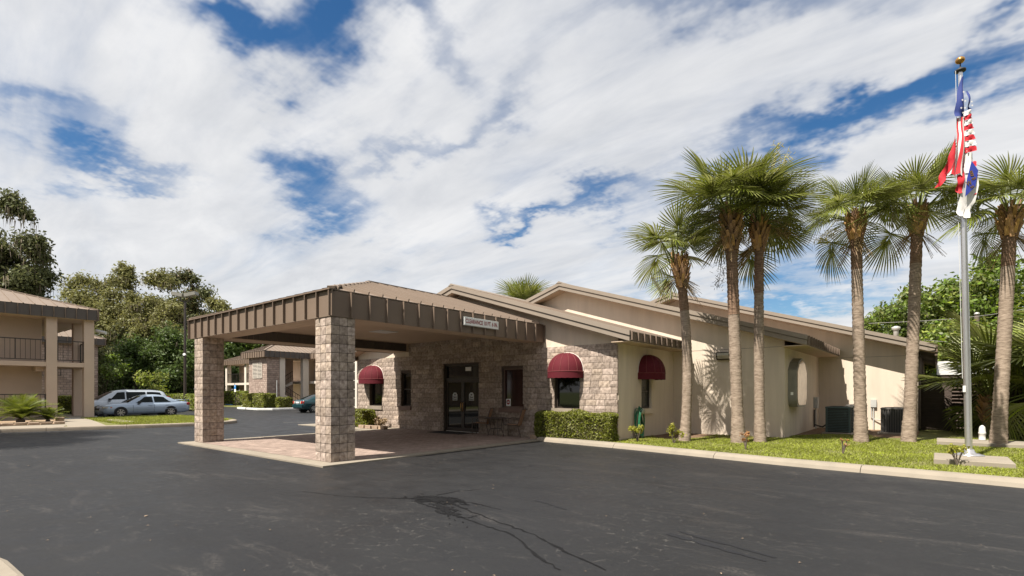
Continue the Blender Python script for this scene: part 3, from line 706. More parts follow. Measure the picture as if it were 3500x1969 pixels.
# roof pipes
for x, y, h in ((-2.6, 27.0, .5), (-1.3, 26.6, .5)):
    v = thing('roof_vent', 'capped grey vent pipe on the rear gable, %s' % ('left of the two' if x < -2 else 'right of the two'), 'vent', (x, y, z3f(x)), 'roof vent pipes')
    MB().lathe([(.0, 0), (.09, 0), (.09, h)], (x, y, z3f(x)-.05), 12).build('pipe', 'vent_grey', v)
    MB().lathe([(.13, h-.02), (.15, h+.03), (.15, h+.1), (.05, h+.14), (0, h+.14)], (x, y, z3f(x)-.05), 12).build('cap', 'vent_grey', v)
mast = thing('roof_mast', 'thin white mast fixed to the peak of the rear gable', 'mast', (-10, 24.42, 6.2))
MB().tube([(-10.03, 24.42, 6.1), (-10.03, 24.42, 7.6)], .03, 6).build('tube', 'white_paint', mast); BX('bracket', 'steel', mast, -10.07, -9.99, 24.44, 24.47, 6.2, 6.3)

def window(parent, axis, face, a0, a1, z0, z1, glass='glass', frame='bronze', sill=True, mid=None, depth=.12, sill_mat='concrete_grey'):
    """window in an opening; axis X: wall faces -Y at y=face; axis Y: wall faces +X at x=face"""
    w = thing('window', '', '', (0, 0, 0)); 
    bpy.data.objects.remove(w)
    def bx(name, mat, par, u0, u1, d0, d1, q0, q1):   # d = depth behind face
        if axis == 'X': return BX(name, mat, par, u0, u1, face+d0, face+d1, q0, q1)
        return BX(name, mat, par, face-d1, face-d0, u0, u1, q0, q1)
    fr = MB()
    def fb(u0, u1, q0, q1, d0=depth-.04, d1=depth+.02):
        if axis == 'X': fr.box(u0, u1, face+d0, face+d1, q0, q1)
        else: fr.box(face-d1, face-d0, u0, u1, q0, q1)
    t = .045
    fb(a0, a0+t, z0, z1); fb(a1-t, a1, z0, z1); fb(a0+t, a1-t, z0, z0+t); fb(a0+t, a1-t, z1-t, z1)
    if mid: fb(a0+t, a1-t, mid-.02, mid+.02)
    o = fr.build('window', frame, parent)
    if mid: bx('pane', glass, o, a0+t, a1-t, depth, depth+.01, z0+t, mid-.02); bx('pane', glass, o, a0+t, a1-t, depth-.01, depth, mid+.02, z1-t)
    else: bx('pane', glass, o, a0+t, a1-t, depth, depth+.01, z0+t, z1-t)
    if sill: bx('sill', sill_mat, o, a0-.1, a1+.04, -.10, depth-.045, z0-.17, z0-.001)
    return o
window(bld, 'X', Y1, -20.28, -19.33, .98, 2.2)
window(bld, 'X', Y1, -18.0, -17.35, 1.0, 2.43, mid=1.72, sill_mat='wood_trim')
w2 = window(bld, 'X', Y1, -12.28, -11.3, 1.04, 2.45, glass='glass_curtain', sill_mat='wood_trim', frame='wood_trim')
window(bld, 'X', Y1, -9.95, -8.97, 1.06, 2.25)
window(bld, 'Y', XR1, 16.12, 16.9, 1.05, 2.15, glass='screen_glass', mid=1.62, sill_mat='stucco')
# sticker low in the curtained window
BX('notice', 'sign_white', w2, -12.20, -11.98, Y1+.112, Y1+.117, 1.09, 1.35)
MB().prismY([( -12.09+.085*math.cos(a*math.pi/4+.39), 1.235+.095*math.sin(a*math.pi/4+.39)) for a in range(8)], Y1+.108, Y1+.111).build('red_seal', 'sign_red', w2)
BX('white_band', 'sign_white', w2, -12.14, -12.04, Y1+.105, Y1+.1075, 1.215, 1.255)
# entrance doors
dx0, dx1, dz = -15.35, -13.42, 2.70
dr_ = MB()
for a, b in ((dx0, dx0+.07), (dx1-.07, dx1)): dr_.box(a, b, Y1+.06, Y1+.18, .04, dz)
dr_.box(dx0+.07, dx1-.07, Y1+.06, Y1+.18, dz-.07, dz); dr_.box(dx0+.07, dx1-.07, Y1+.06, Y1+.18, 2.07, 2.15)
door = dr_.build('door_frame', 'bronze', bld)
BX('transom_pane', 'glass', door, dx0+.07, dx1-.07, Y1+.12, Y1+.13, 2.15, dz-.07)
BX('exit_sign', 'sign_white', door, -14.25, -13.95, Y1+.10, Y1+.119, 2.42, 2.57)
BX('threshold', 'steel', door, dx0+.07, dx1-.07, Y1+.04, Y1+.2, .036, .06)
mid = (dx0+dx1)/2
for s, a, b in ((-1, dx0+.07, mid-.004), (1, mid+.004, dx1-.07)):
    d = MB(); t = .075
    d.box(a, a+t, Y1+.09, Y1+.14, .062, 2.068).box(b-t, b, Y1+.09, Y1+.14, .062, 2.068).box(a+t, b-t, Y1+.09, Y1+.14, .062, .2).box(a+t, b-t, Y1+.09, Y1+.14, 1.98, 2.068)
    leaf = d.build('door', 'bronze', bld)
    BX('pane', 'glass', leaf, a+t, b-t, Y1+.112, Y1+.12, .2, 1.98)
    hx = mid+s*.05
    MB().tube([(hx, Y1+.09, .85), (hx, Y1+.03, .88), (hx, Y1+.03, 1.16), (hx, Y1+.09, 1.19)], .016, 8).build('handle', 'gold', leaf)
    cx = (a+b)/2; zc = 1.42
    MB().prismY([(cx-.13, zc-.15), (cx+.13, zc-.15), (cx+.13, zc+.08), (cx+.06, zc+.16), (cx-.06, zc+.16), (cx-.13, zc+.08)], Y1+.106, Y1+.111).build('decal', 'decal', leaf)
    put_text('Best', .105, 'lettering', 'ink', Matrix.Translation((cx, Y1+.1045, zc-.02)) @ RX, leaf)
    put_text('Western', .088, 'lettering', 'ink', Matrix.Translation((cx, Y1+.1045, zc-.105)) @ RX, leaf, .75)
    MB().prismY([(cx-.04, zc+.05), (cx+.04, zc+.05), (cx+.05, zc+.11), (cx+.02, zc+.08), (cx, zc+.12), (cx-.02, zc+.08), (cx-.05, zc+.11)], Y1+.1035, Y1+.1055).build('emblem', 'ink', leaf)
mt = thing('door_mat', 'black rubber mat lying in front of the glass doors', 'mat', (-14.5, 13.9, .04))
MB().bev(-15.3, -13.6, 13.55, 14.35, .0405, .055, .01).build('mat', 'mat_rubber', mt)
# bubble display window on the side of wing 2 (pointed top)
yb0, yb1 = 19.3, 20.95
def pointed(y0, y1, z0, z1, ins=0.):
    yc = (y0+y1)/2; w = (y1-y0)/2-ins; zb = z0+ins; zt = z1-ins; r = .28
    pts = []
    for a in range(0, 91, 15): pts.append((yc+w-r+r*math.sin(R(a)), zb+r-r*math.cos(R(a))))
    pts += [(yc+w, zt-.42), (yc+w*.62, zt-.14), (yc, zt), (yc-w*.62, zt-.14), (yc-w, zt-.42)]
    for a in range(0, 91, 15): pts.append((yc-w+r-r*math.cos(R(a)), zb+r-r*math.sin(R(a))))
    return pts
bub = MB().prismX(pointed(yb0, yb1, 1.1, 2.76), XR2, XR2+.27).build('display_window', 'grey_metal', bld)
MB().prismX(pointed(yb0, yb1, 1.1, 2.76, .06), XR2+.2, XR2+.285).build('pane', 'ivory_panel', bub)
BX('notice', 'sign_white', bub, XR2+.08, XR2+.16, yb0-.004, yb0-.001, 1.5, 1.6)

# awnings
def awning(name, label, center, width, depth, face, group='burgundy dome awnings'):
    """dome awning; face 'Y' faces -Y, 'X' faces +X. center at wall plane, z = bottom of valance"""
    root = thing(name, label, 'awning', center, group); c = Vector(center); val = .21; hgt = .62; nt_, ns = 20, 8
    def P(t, s, dz=0, k=1.0):
        x = width/2*k*math.cos(t)*math.cos(s)**.85 if s < math.pi/2-1e-6 else 0; d = depth*k*math.sin(t)*math.cos(s)**.85 if s < math.pi/2-1e-6 else 0
        z = val+hgt*k*math.sin(s)
        return c+(Vector((x, -d, z)) if face == 'Y' else Vector((d, x, z)))
    vs_ = [P(math.pi*i/nt_, math.pi/2*j/ns) for j in range(ns+1) for i in range(nt_+1)]
    fs = [(j*(nt_+1)+i, j*(nt_+1)+i+1, (j+1)*(nt_+1)+i+1, (j+1)*(nt_+1)+i) for j in range(ns) for i in range(nt_)]
    MB().add(vs_, fs, True).build('dome', 'awning', root)
    lo = [P(math.pi*i/nt_, 0)-Vector((0, 0, val+(.008 if i % 2 else 0))) for i in range(nt_+1)]; up = [P(math.pi*i/nt_, 0)-Vector((0, 0, .004)) for i in range(nt_+1)]
    MB().add(lo+up, [(i, i+1, nt_+2+i, nt_+1+i) for i in range(nt_)], True).build('valance', 'awning', root)
    for k in range(1, 7):
        t = math.pi*k/7; MB().tube([P(t, math.pi/2*j/10, k=1.004) for j in range(10)], .009, 5).build('rib', 'awning_rib', root)
    MB().tube([P(math.pi*i/nt_, 0, k=1.004) for i in range(nt_+1)], .011, 5).build('piping', 'awning_rib', root)
    MB().tube([P(0, math.pi/2*j/10, k=1.0) for j in range(11)]+[P(math.pi, math.pi/2*j/10, k=1.0) for j in range(9, -1, -1)], .018, 6).build('wall_frame', 'awning_white', root)
awning('window_awning', 'burgundy dome awning over the window left of the entrance', (-19.95, Y1-.045, 1.98), 1.5, .62, 'Y')
awning('window_awning', 'burgundy dome awning over the window above the clipped front hedge', (-9.46, Y1-.045, 2.06), 1.28, .62, 'Y')
awning('window_awning', 'shaded burgundy dome awning on the side wall above the hose', (XR1, 16.5, 2.02), 1.3, .62, 'X')
# wall lamp
wl = thing('wall_light', 'dark boxy floodlight on the stucco wall behind the palms', 'wall light', (-5.75, Y2, 2.78))
MB().prismX([(Y2, 2.72), (Y2-.12, 2.72), (Y2-.22, 2.86), (Y2-.22, 2.98), (Y2, 3.0)], -5.98, -5.5).build('housing', 'bronze', wl)
MB().prismX([(Y2-.125, 2.73), (Y2-.235, 2.87), (Y2-.235, 2.95), (Y2-.221, 2.95)], -5.94, -5.54).build('lens', 'clear_lamp', wl)
# hose
hs_ = thing('garden_hose', 'green garden hose coiled on a pale holder on the side wall', 'hose', (XR1+.1, 15.6, .1))
for k in range(9):
    pts = []; ry = .20+.012*(k % 4); rzz = .40+.02*(k % 5)
    for a in range(0, 361, 20):
        pts.append((XR1+.07+.028*k*.9+.02*math.sin(R(a*2+k*50)), 15.62+ry*math.sin(R(a))*(.75+.25*math.cos(R(a))*-1)+.02*math.sin(k*2.1), .68+rzz*math.cos(R(a))-(.05*(k % 3))))
    MB().tube(pts, .016, 6, cap=False).build('coil', 'hose_green', hs_)
MB().lathe([(0, 0), (.09, 0), (.09, .2), (0, .2)], (0, 0, 0), 14).build('holder', 'hose_pale', hs_).matrix_parent_inverse = wmat(hs_).inverted() @ Matrix.Translation((XR1+.30, 15.66, .98)) @ Matrix.Rotation(R(-90), 4, 'Y')
MB().tube([(XR1+.1, 15.6, .3), (XR1+.12, 15.75, .13), (XR1+.1, 15.95, .2), (XR1+.06, 16.0, .5), (XR1, 16.0, .52)], .014, 6).build('tail', 'plastic_dark', hs_)

# patio chairs and table
def patio_chair():
    r = thing('patio_chair', '', 'chair', (0, 0, 0), 'sling patio chairs by the entrance')
    # faces +x; seat .42 high
    MB().bar((-.24, 0, .40), (.25, 0, .43), .46, .012).build('seat', 'sling', r)
    MB().bar((-.24, 0, .42), (-.42, 0, .95), .46, .012).build('backrest', 'sling', r)
    for s in (-1, 1):
        y = s*.245
        MB().tube([(-.43, y, .97), (-.25, y, .41), (.26, y, .44)], .014, 6).build('side_rail', 'chair_frame', r)
        MB().tube([(.27, y, 0), (.27, y, .42), (.25, y, .62), (.12, y, .655), (-.31, y, .60)], .014, 6).build('arm', 'chair_frame', r)
        MB().tube([(-.36, y, 0), (-.28, y, .3), (-.25, y, .42)], .014, 6).build('leg', 'chair_frame', r)
    MB().tube([(-.43, -.245, .97), (-.43, .245, .97)], .014, 6).build('top_rail', 'chair_frame', r)
    return r
pc = patio_chair(); pc.location = (-13.0, 14.15, .04); pc.rotation_euler = (0, 0, R(205)); pc['label'] = 'tan sling patio chair beside the glass doors'
pc2 = dup(pc, (-11.5, 14.15, .04), R(200), 'tan sling patio chair below the curtained window, right of the table')
tb = thing('patio_table', 'small round dark patio table between the two sling chairs', 'table', (-12.25, 14.1, .04))
MB().lathe([(0, .62), (.36, .62), (.37, .635), (.36, .65), (0, .65)], (-12.25, 14.1, .04), 20).build('tabletop', 'chair_frame', tb)
MB().lathe([(.20, .24), (.215, .25), (.20, .26)], (-12.25, 14.1, .04), 14).build('ring', 'chair_frame', tb)
for k in range(4):
    a = R(45+90*k+12); c, s = math.cos(a), math.sin(a); MB().tube([(-12.25+.3*c, 14.1+.3*s, .04), (-12.25+.2*c, 14.1+.2*s, .3), (-12.25+.26*c, 14.1+.26*s, .665)], .014, 6).build('leg', 'chair_frame', tb)

# air conditioners and boxes
def ac_unit(label, x, y, w, h, mat, slats):
    r = thing('air_conditioner', label, 'air conditioner', (x, y, .1)); 
    MB().bev(x-w/2-.1, x+w/2+.1, y-w/2-.1, y+w/2+.1, .09, .16, .01).build('pad', 'concrete_grey', r)
    BX('core', 'plastic_dark', r, x-w/2+.03, x+w/2-.03, y-w/2+.03, y+w/2-.03, .16, .16+h-.04)
    for i, j in ((-1, -1), (-1, 1), (1, -1), (1, 1)): BX('corner_post', mat, r, x+i*(w/2-.03)-.03, x+i*(w/2-.03)+.03, y+j*(w/2-.03)-.03, y+j*(w/2-.03)+.03, .161, .16+h-.06)
    MB().bev(x-w/2-.01, x+w/2+.01, y-w/2-.01, y+w/2+.01, .16+h-.059, .16+h, .02).build('lid', mat, r)
    if slats:
        n = 14
        for k in range(n):
            z = .2+k*(h-.12)/n
            BX('louvre', mat, r, x-w/2+.061, x+w/2-.061, y-w/2-.002, y-w/2+.02, z, z+.028); BX('louvre', mat, r, x+w/2-.02, x+w/2+.002, y-w/2+.061, y+w/2-.061, z, z+.028)
    else:
        for k in range(9):
            u = -w/2+.08+k*(w-.16)/8
            BX('louvre', mat, r, x+u-.016, x+u+.016, y-w/2-.002, y-w/2+.02, .17, .16+h-.065); BX('louvre', mat, r, x+w/2-.02, x+w/2+.002, y+u-.016, y+u+.016, .17, .16+h-.065)
    MB().lathe([(w*.36, 0), (w*.38, .012), (w*.12, .02), (0, .02)], (x, y, .16+h), 18).build('fan_grille', 'plastic_dark', r)
ac_unit('dark green air conditioner with horizontal louvres by the recessed wall', -2.72, 22.0, .76, .92, 'ac_green', True)
ac_unit('dark air conditioner half hidden behind the leaning palm trunk at the rear', -1.2, 23.2, .72, .88, 'ac_grey', False)
ac_unit('air conditioner tucked behind the louvred green one', -2.35, 23.4, .62, .96, 'ac_grey', False)
eb = thing('meter_box', 'pale electrical box with conduits at the corner of the recessed wall', 'electrical box', (XR2+.1, 24.2, .3))
BX('box', 'box_grey', eb, XR2+.001, XR2+.14, 23.95, 24.3, .95, 1.4); MB().tube([(XR2+.06, 24.1, .12), (XR2+.06, 24.1, .95)], .025, 6).build('conduit', 'box_grey', eb); MB().tube([(XR2+.05, 23.8, .2), (XR2+.05, 23.8, .9)], .03, 6).build('pipe', 'plastic_dark', eb)
MB().tube([(XR2+.05, 23.8, .3), (XR2+.4, 23.4, .24), (XR2+.7, 22.9, .45)], .025, 6).build('hose', 'plastic_dark', eb)
eb2 = thing('disconnect_box', 'small grey switch box on conduits beside the rear air conditioner', 'electrical box', (-1.9, Y3, .3))
BX('box', 'box_grey', eb2, -2.05, -1.85, Y3-.1, Y3-.001, 1.0, 1.3); MB().tube([(-1.95, Y3-.05, .1), (-1.95, Y3-.05, 1.0)], .025, 6).build('conduit', 'box_grey', eb2)
MB().tube([(-2.02, Y3-.05, 1.0), (-2.02, Y3-.05, .6), (-1.9, Y3-.05, .5), (-1.3, Y3-.3, .5)], .02, 6).build('conduit', 'box_grey', eb2)
bed = MB().prismZ([(-3.84, 20.4), (-2.6, 20.6), (-1.0, 21.2), (-.5, 22), (-.5, 25.1), (-3.84, 25.1)], .08, .105).build('soil_bed', 'litter'); tag(bed, kind='structure')
bed2 = MB().prismZ([(-7.55, 14.6), (-7.0, 14.4), (-6.4, 16.6), (-4.4, 17.9), (-3.7, 18.3), (-3.7, 18.75), (-7.55, 18.75)], .08, .103).build('soil_bed', 'litter'); tag(bed2, kind='structure')
# enclosure and store behind wing 3
en = thing('louvred_enclosure', 'dark louvred wood enclosure behind the bushy palms', 'enclosure', (1.0, 26.5, 0))
for x in (-.5, .35, 1.35, 2.4): BX('post', 'wood_dark', en, x, x+.1, 26.4, 26.5, 0, 2.1)
for x0, x1 in ((.45, 1.35), (1.45, 2.4)):
    for k in range(14):
        MB().mbox(Matrix.Translation(((x0+x1)/2, 26.45, .15+k*.14)) @ Matrix.Rotation(R(35), 4, 'X'), x1-x0, .02, .12).build('slat', 'wood_dark', en)
for k in range(9): BX('plank', 'wood_dark', en, -.4, .35, 26.42, 26.46, .04+k*.225, .04+k*.225+.218)
BX('cap_rail', 'wood_dark', en, -.55, 2.5, 26.36, 26.54, 2.1, 2.2)
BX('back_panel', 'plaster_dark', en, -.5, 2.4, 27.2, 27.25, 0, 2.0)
st = thing('white_shed', 'white roofed shed behind the louvred enclosure', 'shed', (1.5, 33, 0))
BX('wall', 'stucco_motel', st, .2, 5.2, 31, 35, 0, 2.4); MB().prismX([(30.6, 2.38), (35.4, 2.38), (33, 3.1)], .0, 5.4).build('roof', 'vent_grey', st)

# ------------------------------------------------------------------ flagpole
fp = thing('flagpole', 'tall brushed aluminium flagpole with a gold ball on a concrete pad', 'flagpole', (.55, 15.3, .2))
LX = Vector((-.19*.775, -.19*.632, 0))
def pole_at(z): t = (z-.2)/8.5; return Vector((.55, 15.3, z))+LX*t
MB().tube([pole_at(z) for z in (.2, 2.5, 5, 7, 8.68)], [.066, .064, .058, .05, .04], 20).build('pole', 'aluminium', fp)
MB().lathe([(.0, 0), (.27, 0), (.27, .02), (.17, .05), (.12, .06), (.085, .14), (.075, .14)], (.55, 15.3, .2), 20).build('base_collar', 'aluminium', fp)
MB().lathe([(0, 0), (.10, .0), (.10, .04), (.05, .07), (.012, .08), (.012, .2)], pole_at(8.68), 14).build('truck', 'plastic_dark', fp)
MB().lathe([(.088*math.sin(R(a)), -.075*math.cos(R(a))) for a in range(0, 181, 12)], pole_at(8.93), 18).build('ball', 'gold', fp)
MB().tube([pole_at(8.7)+Vector((-.08, -.06, 0)), pole_at(5)+Vector((-.09, -.07, 0)), pole_at(1.9)+Vector((-.08, -.06, 0))], .006, 5).build('halyard', 'white_paint', fp)
MB().box(-.025, .025, -.02, .02, 1.6, 1.74).build('cleat', 'white_paint', fp).matrix_parent_inverse = wmat(fp).inverted() @ Matrix.Translation((.47, 15.22, 0))
BX2 = MB().bev(-.05, 1.2, 14.1, 15.5, .02, .2, .015); pad = BX2.build('flagpole_pad', 'concrete', None)
tag(pad, 'flat concrete pad under the flagpole', 'concrete pad')
pad2 = MB().bev(.0, 5.2, 19.3, 20.6, .02, .2, .015).build('walkway_slab', 'concrete'); tag(pad2, 'long concrete slab in the grass beside the rightmost palm', 'concrete slab')
cap = thing('white_standpipe', 'short white domed standpipe on the concrete slab behind the flagpole', 'pipe', (1.02, 20.3, .2))
MB().lathe([(q[0]*.66, q[1]*.72) for q in ((0, 0), (.12, 0), (.13, .04), (.115, .06), (.115, .24), (.13, .26), (.13, .32), (.115, .34), (.115, .46), (.09, .55), (.04, .6), (0, .61))], (1.02, 20.3, .2), 18).build('body', 'cap_white', cap)
# limp flags: cloth strips that hang down beside the pole
VR = Vector((math.cos(R(YAW)), math.sin(R(YAW)), 0)); VF = Vector((-math.sin(R(YAW)), math.cos(R(YAW)), 0))
def FZ(z): return 8.5-(8.42-z)*.697
def drape(name, mat, parent, left, right, nz=16, nx=4, amp=.035, ph=0.):
    left = [(a, FZ(b)) for a, b in left]; right = [(a, FZ(b)) for a, b in right]
    """left/right: lists of (offset along VR, z) outlines from top to bottom; cloth with folds in depth"""
    def samp(L_, t):
        q = t*(len(L_)-1); i = min(int(q), len(L_)-2); f = q-i; return (L_[i][0]*(1-f)+L_[i+1][0]*f, L_[i][1]*(1-f)+L_[i+1][1]*f)
    vs_ = []
    for j in range(nz+1):
        t = j/nz; a = samp(left, t); b = samp(right, t)
        for i in range(nx+1):
            u = i/nx; o = a[0]*(1-u)+b[0]*u; z = a[1]*(1-u)+b[1]*u
            d = -.10+amp*math.sin(o*38+ph+t*3)+.02*math.sin(t*9+ph)
            vs_.append(Vector((.55, 15.3, 0))+LX*((z-.2)/8.5)+VR*o+VF*d+Vector((0, 0, z)))
    return MB().add(vs_, [(j*(nx+1)+i, j*(nx+1)+i+1, (j+1)*(nx+1)+i+1, (j+1)*(nx+1)+i) for j in range(nz) for i in range(nx)], True).build(name, mat, parent)
us = thing('national_flag', 'limp tattered flag with red and white stripes and a starred blue canton', 'flag', tuple(pole_at(8.4)))
ct_ = drape('canton', 'flag_blue', us, [(-.07, 8.42), (-.15, 7.9), (-.2, 7.45), (-.19, 7.2)], [(-.045, 8.42), (-.02, 7.9), (0.0, 7.3), (0.0, 7.12)], ph=.3)
drape('canton_fold', 'flag_blue', us, [(.05, 8.0), (.04, 7.6), (.04, 7.3)], [(.06, 8.0), (.12, 7.6), (.14, 7.42)], ph=1.2)
sw = 13
for k in range(7):         # stripes of the left fold, running down
    u0, u1 = k/7, (k+1)/7; m_ = 'flag_white' if k % 2 == 0 else 'flag_red'
    tl = -.16+.16*u0; tr = -.16+.16*u1; bl = -.40+.44*u0; brr = -.40+.44*u1
    drape('stripe', m_, us, [(tl, 7.16), (tl-.02+.02*u0, 6.6), (bl*.75, 5.9), (bl, 5.32+.1*math.sin(k*2.3))], [(tr, 7.16), (tr-.02+.02*u1, 6.6), (brr*.75, 5.9), (brr, 5.30+.1*math.sin(k*2.3+1))], nx=2, ph=.3)
drape('torn_stripe', 'flag_red', us, [(-.24, 6.6), (-.36, 6.0), (-.56, 5.35), (-.72, 4.92)], [(-.20, 6.6), (-.24, 6.0), (-.34, 5.5), (-.58, 4.98)], nx=3, ph=2.)
drape('torn_stripe', 'flag_red', us, [(-.20, 5.35), (-.24, 5.0), (-.18, 4.75)], [(-.06, 5.4), (-.05, 5.1), (-.06, 4.8)], nx=3, ph=1.)
for k in range(8):         # stripes across the right fold
    zt_ = 7.40-.14*k-.01*k*k*.3; h_ = .14+.006*k; m_ = 'flag_white' if k % 2 == 0 else 'flag_red'
    w0, w1 = .13+.012*k, .14+.012*k
    drape('stripe', m_, us, [(-.02, zt_-.06), (-.02, zt_-h_-.06)], [(w0, zt_+.02), (w1, zt_-h_+.02)], nz=3, nx=4, amp=.02, ph=.5)
for k, (o, z) in enumerate((q[0], FZ(q[1])) for q in ((-.08, 7.9), (-.11, 7.65), (-.05, 7.62), (-.14, 7.4), (-.06, 7.4), (-.1, 7.25), (.09, 7.6), (.10, 7.48))):
    c = Vector((.55, 15.3, 0))+LX*((z-.2)/8.5)+VR*o+VF*(-.165)+Vector((0, 0, z)); pts = []
    for a in range(10): r_ = .028 if a % 2 == 0 else .012; pts.append(c+VR*(r_*math.sin(a*math.pi/5))+Vector((0, 0, r_*math.cos(a*math.pi/5))))
    MB().add(pts, [tuple(range(10))]).build('star', 'flag_white', ct_)
hf = thing('hotel_flag', 'limp white flag with a royal blue panel and gold lettering below the striped flag', 'flag', tuple(pole_at(6.2)))
drape('cloth', 'flag_white', hf, [(.02, 6.05), (-.06, 5.4), (-.14, 4.8), (-.2, 4.2), (-.18, 4.05)], [(.18, 6.05), (.2, 5.6), (.22, 5.0), (.18, 4.5), (.02, 3.98)], ph=.8)
def dp(o, z, d):
    z = FZ(z); return Vector((.55, 15.3, 0))+LX*((z-.2)/8.5)+VR*o+VF*d+Vector((0, 0, z))
MB().add([dp(.06, 5.75, -.165), dp(.20, 5.45, -.165), dp(.13, 4.95, -.165), dp(-.10, 4.62, -.165), dp(-.05, 5.2, -.165)], [(0, 1, 2, 3, 4)]).build('blue_panel', 'flag_royal', hf)
put = [('B', .17, .05, 5.34, 20), ('est', .10, .09, 5.2, 30), ('W', .15, -.01, 5.04, 25), ('est', .09, .05, 4.94, 30)]
for tx, sz, o, z, rot in put:
    Mx = Matrix.Translation(dp(o, z, -.172)) @ Matrix.Rotation(R(YAW), 4, 'Z') @ RX @ Matrix.Rotation(R(rot), 4, 'Z') @ Matrix.Diagonal((-1, 1, 1, 1))
    put_text(tx, sz, 'lettering', 'gold', Mx, hf, .8)
for k, (z0, z1, o0, o1) in enumerate(((5.75, 5.55, .13, .21), (5.35, 5.1, .17, .23), (4.95, 4.7, .14, .22))): drape('stripe', 'flag_red', hf, [(o0, z0), (o0, z1)], [(o1, z0+.06), (o1, z1+.08)], nz=3, nx=2, ph=.8, amp=.02)

# ------------------------------------------------------------------ palms
def palm_leaf(seed, lp=.74, L_=.78, nseg=36, droop=.35, spread=118, cup=.22, tipdroop=.5, rec=.25):
    rnd = random.Random(seed); mb = MB(); pts = []
    for i in range(6): t = i/5; pts.append(Vector((lp*t, 0, -.10*lp*t*t)))
    hub = pts[-1]; dirx = Vector((math.cos(R(rec)), 0, -math.sin(R(rec)))); ydir = Vector((0, 1, 0)); nz = dirx.cross(ydir)
    V = []; F = []
    for k in range(nseg):
        a = R(-spread+2*spread*(k+.5)/nseg)+rnd.uniform(-.02, .02); da = R(2*spread/nseg)
        ll = L_*(1.0-.28*(abs(a)/R(spread))**1.5)*rnd.uniform(.9, 1.05)
        base = hub+dirx*(.16*max(0, math.cos(a)))-Vector((0, 0, .05*max(0, math.cos(a))))
        td = tipdroop*rnd.uniform(.5, 1.6); row = []
        for r_ in (0.02, .28, .52, .72, .88, 1.0):
            rr = r_*ll; p = base+dirx*(rr*math.cos(a))+ydir*(rr*math.sin(a))-nz*0
            p = p+Vector((0, 0, -droop*rr*rr*.9-cup*rr*abs(math.sin(a))))
            if r_ > .5: p = p+Vector((-.0*rr, 0, -td*(r_-.5)**1.6*ll*1.6))
            wd = {0.02: .012, .28: da*rr*.52, .52: da*rr*.40, .72: .017, .88: .009, 1.0: .0015}[r_]
            tang = dirx*(-math.sin(a))+ydir*math.cos(a)
            row.append((p-tang*wd+Vector((0, 0, .0)), p+Vector((0, 0, -wd*.7)), p+tang*wd))
        b = len(V)
        for q in row: V += list(q)
        for i in range(len(row)-1):
            for j in (0, 1): F.append((b+i*3+j, b+i*3+j+1, b+(i+1)*3+j+1, b+(i+1)*3+j))
    mb.add(V, F); me = mb.mesh('leaf_blade'); me.materials.append(MATS['palm_leaf']); me.materials.append(MATS['petiole'])
    n0 = len(me.polygons)
    mb.tube(pts+[hub+dirx*.15], [.022, .02, .018, .016, .014, .013, .008], 5, cap=False); me2 = mb.mesh('fan_leaf'); me2.materials.append(MATS['palm_leaf']); me2.materials.append(MATS['petiole'])
    me2.polygons.foreach_set('material_index', [0 if i < n0 else 1 for i in range(len(me2.polygons))]); return me2
FAN = {r: [palm_leaf(r*10+i, tipdroop=td, droop=dr_p, cup=cp, rec=r) for i in range(3)] for r, td, dr_p, cp in ((10, .16, .05, .10), (30, .32, .10, .16), (50, .34, .10, .2), (70, .28, .06, .22), (90, .2, .0, .22))}
